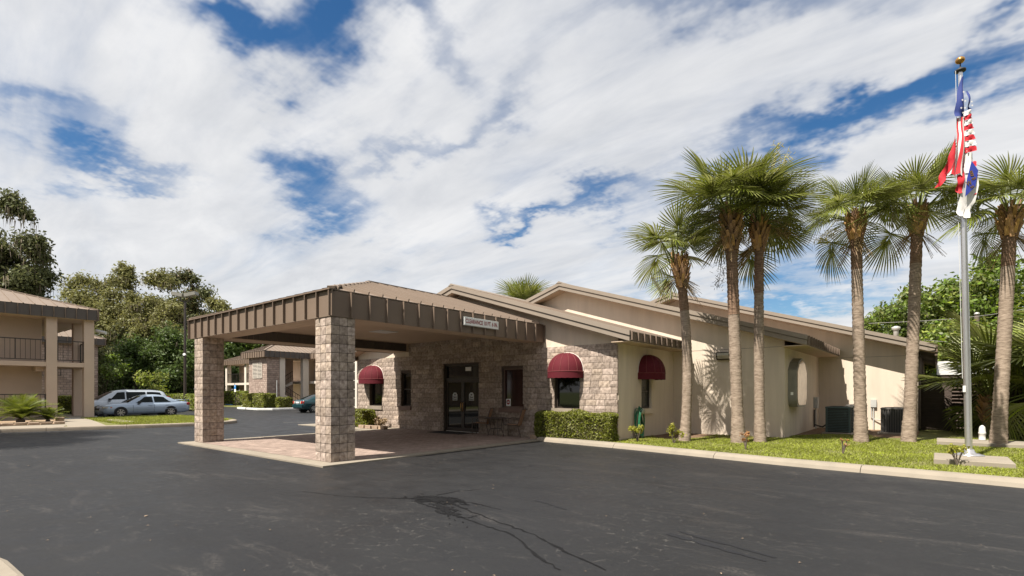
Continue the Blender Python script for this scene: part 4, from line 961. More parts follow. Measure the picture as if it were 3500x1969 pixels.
def palm(label, base, boot_z, head, tr, leaves, scale, boots=True, seed=0, bias=(0, 0), name='palm_tree', group='cabbage palms along the building', boot_r=1.75, boot_len=.9, mid=None, lean_mid=0., dead=3, flowers=(), low=6, lean=0., up_t=.8):
    """base (x,y), head (x,y,z) where the leaves spring; trunk radius tr"""
    rnd = random.Random(seed); b = Vector((base[0], base[1], .06)); h = Vector(head)
    root = thing(name, label, 'palm tree', tuple(b), group); n = 96; pts = []; rs = []
    m = mid or (b+h)/2
    for i in range(n+1):
        t = i/n; p = b*(1-t)**2+Vector(m)*2*t*(1-t)+h*t*t; pts.append(p)
        r = tr*(1.25-.25*min(1, t*8) if t < .125 else 1.0-.14*t); rs.append(r*(1+.03*(1 if i % 2 else -1)+rnd.uniform(-.04, .04)))
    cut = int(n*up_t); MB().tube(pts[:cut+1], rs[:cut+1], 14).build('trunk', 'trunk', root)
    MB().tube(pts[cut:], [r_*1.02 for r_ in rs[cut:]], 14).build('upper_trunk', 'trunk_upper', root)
    if boots:
        bt = MB(); nb = 64; t0 = max(.3, (boot_z-b.z)/(h.z-b.z))
        for k in range(nb):
            t = t0+(1.03-t0)*k/nb; p = b*(1-t)**2+Vector(m)*2*t*(1-t)+h*t*t; az = k*2.39996+rnd.uniform(-.2, .2)
            bul = math.sin(math.pi*min(1, max(0, (t-t0)/(1.05-t0)))**.75)
            rr = tr*(1.0+(boot_r-1)*bul*1.15); d = Vector((math.cos(az), math.sin(az), 0)); s_ = Vector((-d.y, d.x, 0)); Lb = rnd.uniform(.22, .34)*(.8+.4*bul); w = tr*rnd.uniform(.30, .45)
            tw = rnd.uniform(-.35, .35); q0 = p+d*tr*.75; q1 = p+d*rr+Vector((0, 0, Lb))+s_*tw*.1
            up = Vector((0, 0, 1))
            bt.add([q0-s_*w, q0+s_*w, q1+s_*w*.55, q1-s_*w*.55, q0-s_*w+d*.05, q0+s_*w+d*.05, q1+s_*w*.55+d*.03, q1-s_*w*.55+d*.03],
                   [(4, 5, 6, 7), (3, 2, 6, 7)[::-1], (0, 4, 7, 3), (1, 2, 6, 5), (0, 1, 5, 4)])
        tag(bt.build('leaf_bases', 'boot', root), kind='stuff')
    for k in range(leaves):
        f = (k+.5)/leaves; pitch = (88-70*f**.85+rnd.uniform(-10, 10)) if k < leaves-low else rnd.uniform(-30, -5); az = k*2.39996*1.0+rnd.uniform(-.25, .25)
        dv = Vector((math.cos(az), math.sin(az), 0)); side = dv.dot(VR)
        if -dv.dot(VF) > .45 and boots: pitch = max(pitch, 42)
        if lean and k < leaves-low: pitch -= 22*lean*side*(1 if lean > 0 else 1)*(1 if side*lean > 0 else .5)
        rel = min(95, max(8, 76-.74*pitch+rnd.uniform(-18, 22))); src = FAN[min(FAN, key=lambda q: abs(q-rel))]
        me = rnd.choice(src); o = link('fan_leaf', me, None, root)
        dz = -.10*f*scale; s = scale*rnd.uniform(.78, 1.16)*(1.0 if f > .12 else .85)
        o.location = h+Vector((math.cos(az)*.08, math.sin(az)*.08, dz+.12))+Vector((bias[0]*f, bias[1]*f, 0))*.2
        o.rotation_euler = (Matrix.Rotation(az, 4, 'Z') @ Matrix.Rotation(R(-pitch), 4, 'Y') @ Matrix.Rotation(rnd.uniform(-.5, .5), 4, 'X')).to_euler(); o.scale = (s, s, s)
    for k in range(dead):
        az = rnd.uniform(0, 6.28); fl = MB(); c = h+Vector((0, 0, -.35))
        for q in range(26):
            a2 = az+rnd.uniform(-.35, .35); l = rnd.uniform(.4, .9)*scale; e = c+Vector((math.cos(a2)*l*.75, math.sin(a2)*l*.75, -l*rnd.uniform(.4, 1.0))); fl.bar(c+(e-c)*.35, e, .008, .008)
        tag(fl.build('dry_stalks', 'dead_frond', root), kind='stuff')
    for (dx, dy, dz, m_) in flowers:
        fl = MB(); e0 = h+Vector((0, 0, .1)); e1 = h+Vector((dx, dy, dz)); fl.tube([e0, (e0+e1)/2+Vector((0, 0, .1 if dz > 0 else .3)), e1], [.015, .012, .006], 5)
        for q in range(150):
            t = rnd.uniform(.45, 1); p = e0.lerp(e1, t)+Vector((rnd.gauss(0, .10), rnd.gauss(0, .10), rnd.gauss(0, .08))); fl.bar(p, p+Vector((rnd.uniform(-.12, .12), rnd.uniform(-.12, .12), rnd.uniform(-.16, .1))), .008, .008)
        tag(fl.build('flower_stalk', m_, root), kind='stuff')
    return root
# world position of a point straight above a base, offset sideways in the picture plane by dx metres
def hd(base, side, z): return (base[0]+VR.x*side, base[1]+VR.y*side, z)
def trunk_mid(base, head, side): 
    m = (Vector((base[0], base[1], .06))+Vector(head))/2; return m+VR*side
B = (-5.98, 15.67); H = hd(B, -.16, 5.5); palm('shortest palm, its small crown hanging left, by the hose and side window', B, 4.75, H, .15, 16, 1.1, seed=3, bias=(-1, -.8), up_t=.74, mid=trunk_mid(B, H, .32), boot_r=1.75, dead=3, low=4, lean=-.5)
B = (-4.55, 16.19); H = hd(B, -.24, 6.74); palm('tall palm with a thick bulging boot of old leaf bases, front of the close pair', B, 5.7, H, .175, 29, 1.34, seed=5, up_t=.58, mid=trunk_mid(B, H, .0), boot_r=1.85, low=2, flowers=((-.35, 0, -2.0, 'moss'),))
B = (-4.12, 16.86); H = hd(B, -.02, 6.5); palm('tall darker palm standing just behind and right of the bulging-boot palm', B, 5.8, H, .15, 28, 1.32, seed=8, up_t=.7, mid=trunk_mid(B, H, -.05), boot_r=1.8, low=2, lean=.25, flowers=((.45, .35, 2.6, 'flower'), (.7, .3, 2.2, 'flower'), (.8, .4, -.2, 'dead_frond')))
B = (-1.76, 18.78); H = hd(B, -.17, 6.66); palm('straight palm in the middle, right of the pointed display window', B, 6.1, H, .165, 24, 1.08, seed=12, boot_r=1.65, low=2, lean=-.2, flowers=((-.9, -.7, -.5, 'flower'),))
B = (-.66, 19.68); H = hd(B, .27, 6.88); palm('palm leaning right, between the straight palm and the flagpole', B, 6.3, H, .165, 23, 1.2, seed=15, mid=trunk_mid(B, H, .02), boot_r=1.6, low=2)
B = (1.3, 19.49); H = hd(B, .34, 6.35); palm('rightmost palm at the picture edge, leaning right beside the white standpipe', B, 5.8, H, .168, 23, 1.14, seed=18, mid=trunk_mid(B, H, .02), boot_r=1.65, low=1)
palm('palm crown showing above the roof between the first two gables', (-24.6, 31.5), 8, (-24.6, 31.5, 7.4), .22, 36, 1.9, seed=21, boots=False, dead=0, group='palms behind the building')
for k, (b, h_, s, n, lab) in enumerate((((1.5, 24.8), 1.3, 1.7, 20, 'bushy trunkless palm in front of the louvred enclosure'), ((2.95, 23.6), 1.75, 1.7, 34, 'bushy palm with an orange boot base at the right picture edge'), ((2.6, 28.2), 2.1, 1.9, 20, 'bushy palm rising behind the flagpole above the enclosure'), ((4.6, 26.0), 2.3, 1.9, 22, 'bushy palm at the far right behind the rightmost trunk'))):
    palm(lab, b, .2, (b[0], b[1], h_), .26, n, s, boots=True, seed=31+k, dead=1, group='low bushy palms', boot_r=1.5)
# a palm to the left of the picture whose shadow falls on the lot
palm('palm left of the picture whose shadow falls on the lot', (-24.0, -3.4), 6, (-24.0, -3.4, 8.0), .2, 44, 1.8, seed=41, dead=0, boots=False, group='palms behind the photographer')
palm('second palm left of the picture, farther along the kerb', (-26.6, -2.2), 6, (-26.6, -2.2, 7.6), .2, 40, 1.75, seed=44, dead=0, boots=False, group='palms behind the photographer')

# ------------------------------------------------------------------ foliage generators
def leaf_cloud(rng, centers, radii, n, size, flat=.75, up=.35, shell=.55, soft=False):
    idx = rng.choice(len(centers), n, p=radii**2/np.sum(radii**2)); d = rng.normal(size=(n, 3)); d /= np.linalg.norm(d, axis=1)[:, None]
    r = radii[idx]*(np.minimum(np.abs(rng.normal(0, .6, n)), 1.15)+.12 if soft else (shell+(1-shell)*rng.random(n))*rng.uniform(.75, 1.12, n)); d2 = d.copy(); d2[:, 2] *= flat
    p = centers[idx]+d2*r[:, None]; nrm = d*.7+rng.normal(size=(n, 3))*.75; nrm[:, 2] += up; nrm /= np.linalg.norm(nrm, axis=1)[:, None]
    t = np.cross(nrm, rng.normal(size=(n, 3))); t /= np.linalg.norm(t, axis=1)[:, None]; b = np.cross(nrm, t); s = size*rng.uniform(.6, 1.35, n)
    a = (t*s[:, None]); c = (b*(s*.48)[:, None]); V = np.stack([p-a, p-c*1.0+a*.1, p+a, p+c+a*.1], 1); return V
def tree(name, label, base, h, rx, ry, crown_lo, nclump, nleaf, size, mat, seed, group=None, moss=0, trunk_r=.35, limbs=7, mat2=None, cr=(.16, .3), extra=None, cat='tree', flat=.95, soft=True):
    rng = np.random.default_rng(seed); b = np.array([base[0], base[1], 0.]); root = thing(name, label, cat, (base[0], base[1], 0), group)
    cz = (h+crown_lo)/2; hz = (h-crown_lo)/2; C = []
    while len(C) < nclump:
        q = rng.uniform(-1, 1, 3); l = np.linalg.norm(q)
        if l > 1 or l < .2: continue
        C.append(b+np.array([q[0]*rx*.86, q[1]*ry*.86, cz+q[2]*hz*.86]))
    C = np.array(C); Rr = rng.uniform(cr[0], cr[1], nclump)*min(rx, hz*1.3)*rng.uniform(.75, 1.2, nclump)
    if extra is not None: C = np.vstack([C, np.array([e[:3] for e in extra])]); Rr = np.concatenate([Rr, np.array([e[3] for e in extra])])
    nleaf = int(nleaf*(2.0 if size < .25 else 1.35)); size = size*(.8 if size < .25 else 1)
    quads('crown', leaf_cloud(rng, C, Rr, nleaf, size*1.1, flat, soft=soft), mat, root)
    if mat2: quads('crown', leaf_cloud(rng, C[::2], Rr[::2]*1.05, nleaf//3, size, flat, soft=soft), mat2, root)
    tr = MB(); tr.tube([b, b+np.array([.1*h*rng.uniform(-.3, .3), 0, crown_lo*.6]), b+np.array([0, 0, cz])], [trunk_r*1.3, trunk_r, trunk_r*.5], 9)
    for k in range(limbs):
        c = C[rng.integers(len(C))]; z0 = crown_lo*rng.uniform(.5, 1.0); tr.tube([b+np.array([0, 0, z0]), (b+np.array([0, 0, z0+.35*(c[2]-z0)])+c)/2+np.array([0, 0, .3]), c], [trunk_r*.5, trunk_r*.3, .04], 6)
    tr.build('trunk', 'bark', root)
    if moss:
        k = rng.integers(len(C), size=moss); n = moss; d = rng.normal(size=(n, 3)); d /= np.linalg.norm(d, axis=1)[:, None]; p = C[k]+d*Rr[k][:, None]*np.array([.95, .95, .5])
        p[:, 2] -= Rr[k]*.2; parts = []
        for q in range(5):
            L_ = rng.uniform(.25, 1.3, n)*(h/18); w = rng.uniform(.02, .06, n)*(h/18); o = rng.normal(0, .22, (n, 3))*(h/18); a = rng.uniform(0, np.pi, n); tx = np.stack([np.cos(a)*w, np.sin(a)*w, np.zeros(n)], 1)
            top = p+o; bot = top+np.stack([rng.normal(0, .06, n), rng.normal(0, .06, n), -L_], 1); parts.append(np.stack([top-tx, top+tx, bot+tx*.15, bot-tx*.15], 1))
        tag(quads('hanging_moss', np.concatenate(parts), 'moss', root), kind='stuff')
    return root
def at(px, depth):    # ground point below picture column px (2576 wide) at a depth
    r = (px-1288)/1310.; v = (VF+VR*r)*depth; return (round(v.x, 2), round(v.y, 2))
# left tree line
G_ = 'trees behind the motel wings'
def col_of(px, dep, zs): return [(*at(px+dx, dep), z*(1 if dep == 52 else .955), r) for dx, z, r in zs]
tree('oak_tree', 'tall dark moss-hung oak rising at the left picture edge behind the roof', at(-5, 52), 19.5, 4.2, 5, 7, 64, 34000, .2, 'oak_leaf_dark', 51, G_, moss=420, cr=(.2, .34), extra=col_of(0, 52, [(45, 19.8, .9), (30, 21.0, .8), (70, 19.2, .7), (15, 20.4, 1.2), (95, 16.8, .9), (108, 16.2, .7), (85, 15.6, 1.0), (60, 16.5, 1.3), (70, 13.4, 1.0), (90, 12.6, .8), (60, 11.8, 1.2), (40, 20.0, 1.0), (65, 10.2, 1.4), (80, 9.6, 1.2)]))
tree('oak_tree', 'small bright green tree between the tall oak and the olive oaks', at(92, 64), 14.3, 2.4, 2.6, 6, 14, 5000, .2, 'vine_leaf', 52, G_)
tree('oak_tree', 'olive oak with a feathery top just right of the motel roof', at(215, 70), 15.4, 6.0, 5, 2, 90, 26000, .2, 'oak_leaf', 53, G_, moss=260, cr=(.14, .26), extra=col_of(215, 70, [(-30, 16.6, 1.4), (-45, 15.4, 1.2), (0, 17.2, 1.3), (25, 16.8, 1.2), (50, 16.0, 1.4), (-18, 17.4, .8), (62, 17.2, .9)]))
tree('oak_tree', 'olive oak with a tall narrow leading shoot', at(310, 68), 15.6, 5.4, 5, 2, 80, 26000, .2, 'oak_leaf', 54, G_, moss=260, cr=(.14, .26), extra=col_of(312, 68, [(0, 17.2, 1.2), (-6, 18.2, .9), (8, 18.4, .8), (-4, 19.0, .6), (14, 17.4, 1.0), (-22, 16.8, .9), (20, 18.6, .4), (2, 16.4, 1.5)]))
tree('oak_tree', 'olive oak hung with moss left of the lamp post', at(395, 66), 15.4, 5.0, 5, 1.5, 80, 26000, .2, 'oak_leaf', 55, G_, moss=420, cr=(.14, .26), extra=col_of(395, 66, [(-18, 16.6, 1.0), (10, 16.8, 1.1), (30, 16.0, 1.0)]))
tree('magnolia_tree', 'dark magnolia with rusty leaf undersides behind the lamp post', at(462, 74), 17.6, 5.2, 5, 3, 70, 20000, .24, 'oak_leaf_dark', 56, G_, mat2='brown_leaf', cr=(.16, .28), extra=col_of(462, 74, [(-50, 18.2, 1.4), (-20, 18.6, 1.3), (5, 18.8, 1.1), (28, 18.4, 1.0), (12, 19.6, .5), (55, 16.2, 1.4)]))
tree('oak_tree', 'lighter green tree tapering down beside the canopy corner', at(525, 70), 13.6, 3.4, 4, 2, 40, 14000, .22, 'oak_leaf', 57, G_, moss=60, extra=col_of(530, 70, [(30, 13.6, .9), (40, 12.4, 1.0), (10, 14.0, 1.0)]))
tree('oak_tree', 'dark low tree filling the gap behind the silver van', at(270, 62), 10.5, 5.6, 4, .3, 50, 16000, .2, 'oak_leaf_dark', 58, G_, moss=240)
tree('oak_tree', 'dark vine-covered low tree behind the sedan roof', at(350, 60), 8.5, 5.0, 3, .3, 44, 14000, .2, 'ivy_leaf', 59, G_, moss=120)
tree('oak_tree', 'dark vine-covered low tree behind the lamp post foot', at(450, 60), 8.8, 5.0, 3, .3, 44, 14000, .2, 'ivy_leaf', 60, G_, moss=90)
tree('oak_tree', 'green tree seen under the canopy left of the stone stair tower', at(560, 84), 12.5, 6.0, 5, .5, 44, 13000, .26, 'ivy_leaf', 61, G_)
tree('oak_tree', 'green tree seen under the canopy above the stone stair tower', at(660, 88), 13.5, 7.0, 5, 2, 44, 13000, .26, 'vine_leaf', 62, G_)
tree('oak_tree', 'green tree behind the motel roof right of the stair tower', at(780, 92), 13.0, 7.5, 5, 2, 44, 12000, .28, 'ivy_leaf', 63, G_)
tree('oak_tree', 'olive oak far behind the motel wing roof at the left', at(150, 84), 13.5, 6, 5, 3, 44, 12000, .26, 'oak_leaf', 64, G_)
tree('oak_tree', 'dense oak far behind the lamp post', at(420, 88), 15.5, 8, 5, 1, 50, 14000, .3, 'oak_leaf_dark', 65, G_)
tree('oak_tree', 'dense oak far behind the olive oaks', at(290, 90), 15.5, 8, 5, 1, 50, 14000, .3, 'oak_leaf_dark', 66, G_)
tree('oak_tree', 'dark thicket low behind the lamp post and shrubs', at(455, 62), 4.2, 4.5, 3, .0, 36, 9000, .2, 'ivy_leaf', 67, G_, trunk_r=.1)
tree('oak_tree', 'dark thicket low behind the minivan', at(330, 62), 4.2, 5.5, 3, .0, 36, 9000, .2, 'ivy_leaf', 68, G_, trunk_r=.1)
# right: trees smothered in vines
GR = 'vine-covered trees right of the building'
tree('vine_tree', 'rounded vine-covered tree just right of the rear gable', at(2340, 36), 9.8, 3.2, 4, .6, 60, 13000, .17, 'vine_leaf', 71, GR, mat2='bright_leaf')
tree('vine_tree', 'taller vine-covered tree between the leaning palm and the flagpole', at(2440, 34), 10.0, 3.0, 4, .6, 60, 13000, .17, 'vine_leaf', 72, GR, moss=30, mat2='bright_leaf')
tree('vine_tree', 'tallest vine-covered tree at the right picture edge', at(2560, 33), 11.2, 3.6, 4, .6, 64, 14000, .17, 'vine_leaf', 73, GR, moss=40, mat2='bright_leaf')
tree('vine_tree', 'low vine-covered tree sloping down to the rear roof', at(2255, 42), 8.8, 3.6, 4, .6, 50, 9000, .2, 'vine_leaf', 74, GR, mat2='bright_leaf')
tree('vine_tree', 'lowest vine-covered tree peeping over the middle of the rear roof', at(2180, 52), 8.2, 3.2, 4, .6, 40, 7000, .22, 'vine_leaf', 76, GR, mat2='bright_leaf')
tree('vine_tree', 'low vine-covered thicket behind the low bushy palms', at(2440, 30.5), 5.4, 4.2, 2, .2, 34, 9000, .17, 'vine_leaf', 75, GR, mat2='bright_leaf')
# trees across the road behind the photographer (they show in the glass)
for k, (x, y, h_) in enumerate(((-52, -24, 13), (-40, -27, 15), (-28, -25, 13), (-15, -27, 14), (-2, -25, 13), (11, -26, 15), (24, -24, 13), (36, -20, 14), (38, -4, 13))):
    tree('roadside_tree', '%s dark tree from the left across the road behind the camera' % ('first', 'second', 'third', 'fourth', 'fifth', 'sixth', 'seventh', 'eighth', 'ninth')[k], (x, y), h_, 7.5, 5, .8, 26, 2600, .5, 'oak_leaf_dark', 80+k, 'trees across the road')
for k, (x, y, h_) in enumerate(((17, 4, 13), (19, 13, 15), (17, 22, 14), (20, -6, 14))):  # unseen trees added to block low sky light from the right
    tree('roadside_tree', '%s unseen vine-covered tree added beyond the right edge to block low sky' % ('nearest', 'second', 'third', 'fourth')[k], (x, y), h_, 5.5, 5, .6, 40, 5000, .4, 'vine_leaf', 140+k, GR)
# hedges
def hedge(label, x0, x1, y0, y1, h, n, seed, mat='hedge_leaf', size=.035, z0=.1, rough=.10):
    rng = np.random.default_rng(seed); root = thing('hedge', label, 'hedge', ((x0+x1)/2, (y0+y1)/2, z0), 'clipped hedges'); p = rng.uniform(0, 1, (n, 3)); ax = rng.integers(0, 5, n)
    p = p**1.0; m = rng.random(n)**2*.18
    for a, (dim, v) in enumerate(((0, 0), (0, 1), (1, 0), (1, 1), (2, 1))):
        s = ax == a; p[s, dim] = v
    P = np.stack([x0+p[:, 0]*(x1-x0), y0+p[:, 1]*(y1-y0), z0+p[:, 2]*h], 1); c = np.array([(x0+x1)/2, (y0+y1)/2, z0+h*.5])
    for a, (d_, sgn) in enumerate(((0, 1), (0, -1), (1, 1), (1, -1), (2, -1))):
        s = ax == a; P[s, d_] += sgn*m[s]
    bump_ = np.sin(P[:, 0]*5.1+seed)*np.sin(P[:, 1]*6.3)*np.sin(P[:, 2]*7+1)*rough; dirn = P-c; dirn /= np.linalg.norm(dirn, axis=1)[:, None]; P += dirn*(bump_[:, None]+rng.normal(0, .018, (n, 1)))
    # round the corners off
    rel = (P-c)/np.array([(x1-x0)/2, (y1-y0)/2, h/2]); edge = np.sort(np.abs(rel), axis=1)[:, 1]; P -= dirn*(np.clip(edge-.82, 0, 1)*.35)[:, None]
    nrm = dirn*.6+rng.normal(size=(n, 3))*.8; nrm[:, 2] += .4; nrm /= np.linalg.norm(nrm, axis=1)[:, None]; t = np.cross(nrm, rng.normal(size=(n, 3))); t /= np.linalg.norm(t, axis=1)[:, None]; b = np.cross(nrm, t); s = size*rng.uniform(.6, 1.3, n)
    a = t*s[:, None]; cc = b*(s*.55)[:, None]; quads('foliage', np.stack([P-a, P-cc, P+a, P+cc], 1), mat, root)
    MB().box(x0+.2, x1-.2, y0+.16, y1-.16, z0, z0+h-.2).build('twigs', 'bark', root)
hedge('clipped hedge under the awning window right of the entrance', -10.35, -7.55, 13.85, 14.4, .85, 26000, 91, size=.034)
hedge('clipped hedge left of the entrance below the left awning', -23.0, -19.6, 13.6, 14.3, .78, 12000, 92, size=.045, z0=.04)
hedge('long dark hedge in front of the stone stair tower', -51.3, -47.0, 22.2, 23.4, 1.35, 14000, 93, size=.07)
hedge('low end of hedge beside the stair foot', -47.2, -46.2, 23.2, 24.6, 1.0, 4000, 94, size=.07)
hedge('dark hedge seen through the passage of the left motel wing', -50.5, -47.0, 8.2, 9.6, 1.2, 6000, 95, size=.07)
hedge('shrub row at the foot of the lamp post', -56, -47.5, 16.9, 18.2, 1.3, 7000, 96, mat='bright_leaf', size=.09)
hedge('low shrubs left of the motel walkway column', -70, -62.6, 27.5, 28.4, 1.6, 5000, 97, mat='bright_leaf', size=.10)
def shrub(name, label, base, h, r, n, size, mat, seed, z=.1, group='small shrubs', cat='shrub'):
    rng = np.random.default_rng(seed); root = thing(name, label, cat, (base[0], base[1], z), group); C = []; tr = MB(); b = np.array([base[0], base[1], z])
    for k in range(7):
        q = rng.normal(size=3)*np.array([r*.45, r*.45, 0]); e = b+q+np.array([0, 0, h*rng.uniform(.45, .95)]); C.append(e); tr.tube([b, (b+e)/2+np.array([0, 0, .05*h]), e], [.012, .01, .005], 5)
    quads('foliage', leaf_cloud(rng, np.array(C), np.full(7, r*.5), n, size, .9, .4, .2), mat, root); tr.build('stems', 'bark', root); return root
shrub('young_shrub', 'small yellow-green shrub below the coiled hose', (-6.98, 14.55), .55, .24, 420, .035, 'yellow_leaf', 101)
shrub('young_shrub', 'small yellow-green shrub at the foot of the shortest palm', (-5.95, 14.75), .55, .22, 420, .035, 'yellow_leaf', 102)
shrub('young_shrub', 'thin reddish shrub in the grass before the paired palms', (-3.85, 14.35), .5, .14, 160, .03, 'red_leaf', 103)
shrub('young_shrub', 'sparse dry seedling in the grass right of the reddish shrub', (-1.75, 14.7), .5, .12, 60, .025, 'red_leaf', 104)
shrub('young_shrub', 'small yellow shrub against the flagpole pad', (.32, 14.0), .45, .17, 260, .03, 'yellow_leaf', 105)
shrub('young_shrub', 'low yellow shrub at the right end of the flagpole pad', (1.36, 13.6), .3, .2, 260, .03, 'yellow_leaf', 106)
shrub('bush', 'bright bush behind the silver minivan roof', at(402, 46), 3.1, 1.5, 1100, .13, 'bright_leaf', 107, z=0)
shrub('bush', 'bright vine bush behind the minivan windscreen', at(258, 47), 5.2, 1.3, 1400, .13, 'vine_leaf', 108, z=0)
shrub('boulder_plant', 'low dry plant at the end of the left hedge', (-18.95, 14.05), .45, .35, 300, .05, 'dead_frond', 109, z=.04)

# ------------------------------------------------------------------ left motel wing
def railing(parent, axis, fixed, a0, a1, z0, z1, step=.19, post_every=6, top=.05, name='railing'):
    def bx(nm, par, u0, u1, w, q0, q1): return BX(nm, 'black_iron', par, *((u0, u1, fixed-w, fixed+w) if axis == 'X' else (fixed-w, fixed+w, u0, u1)), q0, q1)
    r = bx(name, parent, a0, a1, .025, z1-top, z1); bx('bottom_rail', r, a0, a1, .018, z0, z0+.04); n = int((a1-a0)/step)
    for k in range(n+1):
        u = a0+.02+k*(a1-a0-.04)/max(1, n); w = .022 if k % post_every == 0 or k == n else .009; bx('post' if w > .02 else 'baluster', r, u-w, u+w, w, z0+.04, z1-top)
    return r
def hip_roof(parent, x0, x1, y0, y1, ze, zr, inset, ridge='Y', mat='metal_roof', step=.45, sides='xXyY'):
    if ridge == 'Y':
        xm = (x0+x1)/2; V = [(x0, y0, ze), (x1, y0, ze), (x1, y1, ze), (x0, y1, ze), (xm, y0+inset, zr), (xm, y1-inset, zr)]; F = [(0, 1, 4), (1, 2, 5, 4), (2, 3, 5), (3, 0, 4, 5)]
    else:
        ym = (y0+y1)/2; V = [(x0, y0, ze), (x1, y0, ze), (x1, y1, ze), (x0, y1, ze), (x0+inset, ym, zr), (x1-inset, ym, zr)]; F = [(0, 1, 5, 4), (1, 2, 5), (2, 3, 4, 5), (3, 0, 4)]
    r = MB().add(V, F).build('roof', mat, parent)
    if ridge == 'Y':
        y = y0+.2
        while y < y1:
            t = min(1, (y-y0)/inset, (y1-y)/inset); MB().bar((x1, y, ze+.02), (x1+(xm-x1)*t, y, ze+(zr-ze)*t+.02), .03, .05).build('roof_seam', mat, r); y += step
        MB().bar((x1, y1, ze+.03), (xm, y1-inset, zr+.04), .15, .06).build('hip_cap', mat, r); MB().bar((x1, y0, ze+.03), (xm, y0+inset, zr+.04), .15, .06).build('hip_cap', mat, r)
        x = x0+.2
        while x < x1:
            t = 1-abs(x-xm)/((x1-x0)/2); MB().bar((x, y0, ze+.02), (x, y0+inset*t, ze+(zr-ze)*t+.02), .03, .05).build('roof_seam', mat, r); x += step
    else:
        x = x0+.2
        while x < x1:
            t = min(1, (x-x0)/inset, (x1-x)/inset); MB().bar((x, y0, ze+.02), (x, y0+(ym-y0)*t, ze+(zr-ze)*t+.02), .03, .05).build('roof_seam', mat, r); x += step
        MB().bar((x0, y0, ze+.03), (x0+inset, ym, zr+.04), .15, .06).build('hip_cap', mat, r); MB().bar((x1, y0, ze+.03), (x1-inset, ym, zr+.04), .15, .06).build('hip_cap', mat, r)
    return r
lm = thing('motel_wing', 'two-storey tan motel wing with balcony railings at the left edge', 'building', (-40, 2, 0))
FX = -36.95
BX('wall', 'stucco_motel', lm, -50, FX-1.5, -16, 5.9, .1, 5.7)
BX('wall', 'stucco_motel', lm, FX-2.6, FX-1.5, 6.0, 6.6, .1, 5.7) if False else None
BX('floor_slab', 'stucco_motel', lm, FX-4.2, FX-.02, -16, 7.85, 2.98, 3.22); BX('ground_slab', 'concrete_grey', lm, FX-4.2, FX+.02, -16, 7.95, .0, .2)
BX('step', 'white_paint', lm, FX+.02, FX+.22, 6.35, 7.45, .0, .17); BX('step', 'concrete', lm, FX+.22, FX+.9, 6.3, 7.7, .0, .145)
for y0 in (-10.2, -6.2, -2.2, 1.8, 5.85, 7.45): BX('column', 'stucco_motel', lm, FX-.45, FX, y0, y0+.45, .19, 5.66)
BX('column', 'stucco_motel', lm, FX-2.9, FX-2.45, 7.45, 7.9, .19, 5.66); BX('column', 'stucco_motel', lm, FX-4.2, FX-3.4, 6.45, 6.9, .19, 5.66)
BX('soffit', 'soffit', lm, FX-13, FX+.27, -16, 7.98, 5.63, 5.70)
fascia_run(lm, 'Y', FX+.25, -15.6, 8.0, 5.62, 6.18, .47, 1, mat='metal_dark_shade', seam='metal'); fascia_run(lm, 'X', 7.98, FX-8, FX+.25, 5.62, 6.18, .6, 1, mat='metal')  # right-facing run is coloured darker for its shade, end run keeps plain metal
hip_roof(lm, FX-13, FX+.3, -16, 8.05, 6.2, 8.15, 6.0)
railing(lm, 'Y', FX-.1, 6.32, 7.44, 3.32, 4.42); railing(lm, 'Y', FX-.1, 2.28, 5.84, 3.32, 4.42); railing(lm, 'Y', FX-.1, 2.28, 5.84, .45, 1.5); railing(lm, 'Y', FX-.1, -1.74, 1.78, 3.32, 4.42); railing(lm, 'Y', FX-.1, -1.74, 1.78, .45, 1.5)
railing(lm, 'X', 7.75, FX-2.4, FX-.5, 3.32, 4.42)
BX('bracket', 'stucco_motel', lm, FX-1.4, FX-.5, 5.5, 5.84, 2.72, 2.975)
sc_ = thing('security_camera', 'white bullet camera on the end column of the left motel wing', 'camera', (FX-.1, 7.95, 4.95))
MB().tube([(FX-.2, 7.9, 4.85), (FX-.2, 8.1, 4.85), (FX-.15, 8.2, 4.95)], .02, 6).build('arm', 'white_paint', sc_); MB().tube([(FX-.5, 8.1, 5.12), (FX+.05, 8.42, 4.98)], .085, 10).build('housing', 'white_paint', sc_)
# stair tower of that wing, farther back
tw = thing('motel_stair_tower', 'rough stone stair tower with a brown roof edge behind the left motel wing', 'building', (-57, 9, 0))
BX('wall', 'block_far', tw, -60, -55.2, 5.5, 12.05, 0, 5.55); BX('soffit', 'soffit', tw, -60.4, -54.8, 5, 12.45, 5.55, 5.6)
fascia_run(tw, 'Y', -54.8, 5, 12.45, 5.56, 6.1, .6, 1, mat='metal_dark_shade'); fascia_run(tw, 'X', 12.43, -60.4, -54.8, 5.56, 6.1, .6, 1); hip_roof(tw, -60.4, -54.75, 4.9, 12.5, 6.1, 7.2, 2.8)  # shade of the right-facing run is put into its darker metal
railing(tw, 'Y', -54.9, 7.5, 9.6, 2.9, 4.0); BX('landing', 'stucco_white', tw, -55.2, -54.7, 7.4, 9.8, .1, 1.1)
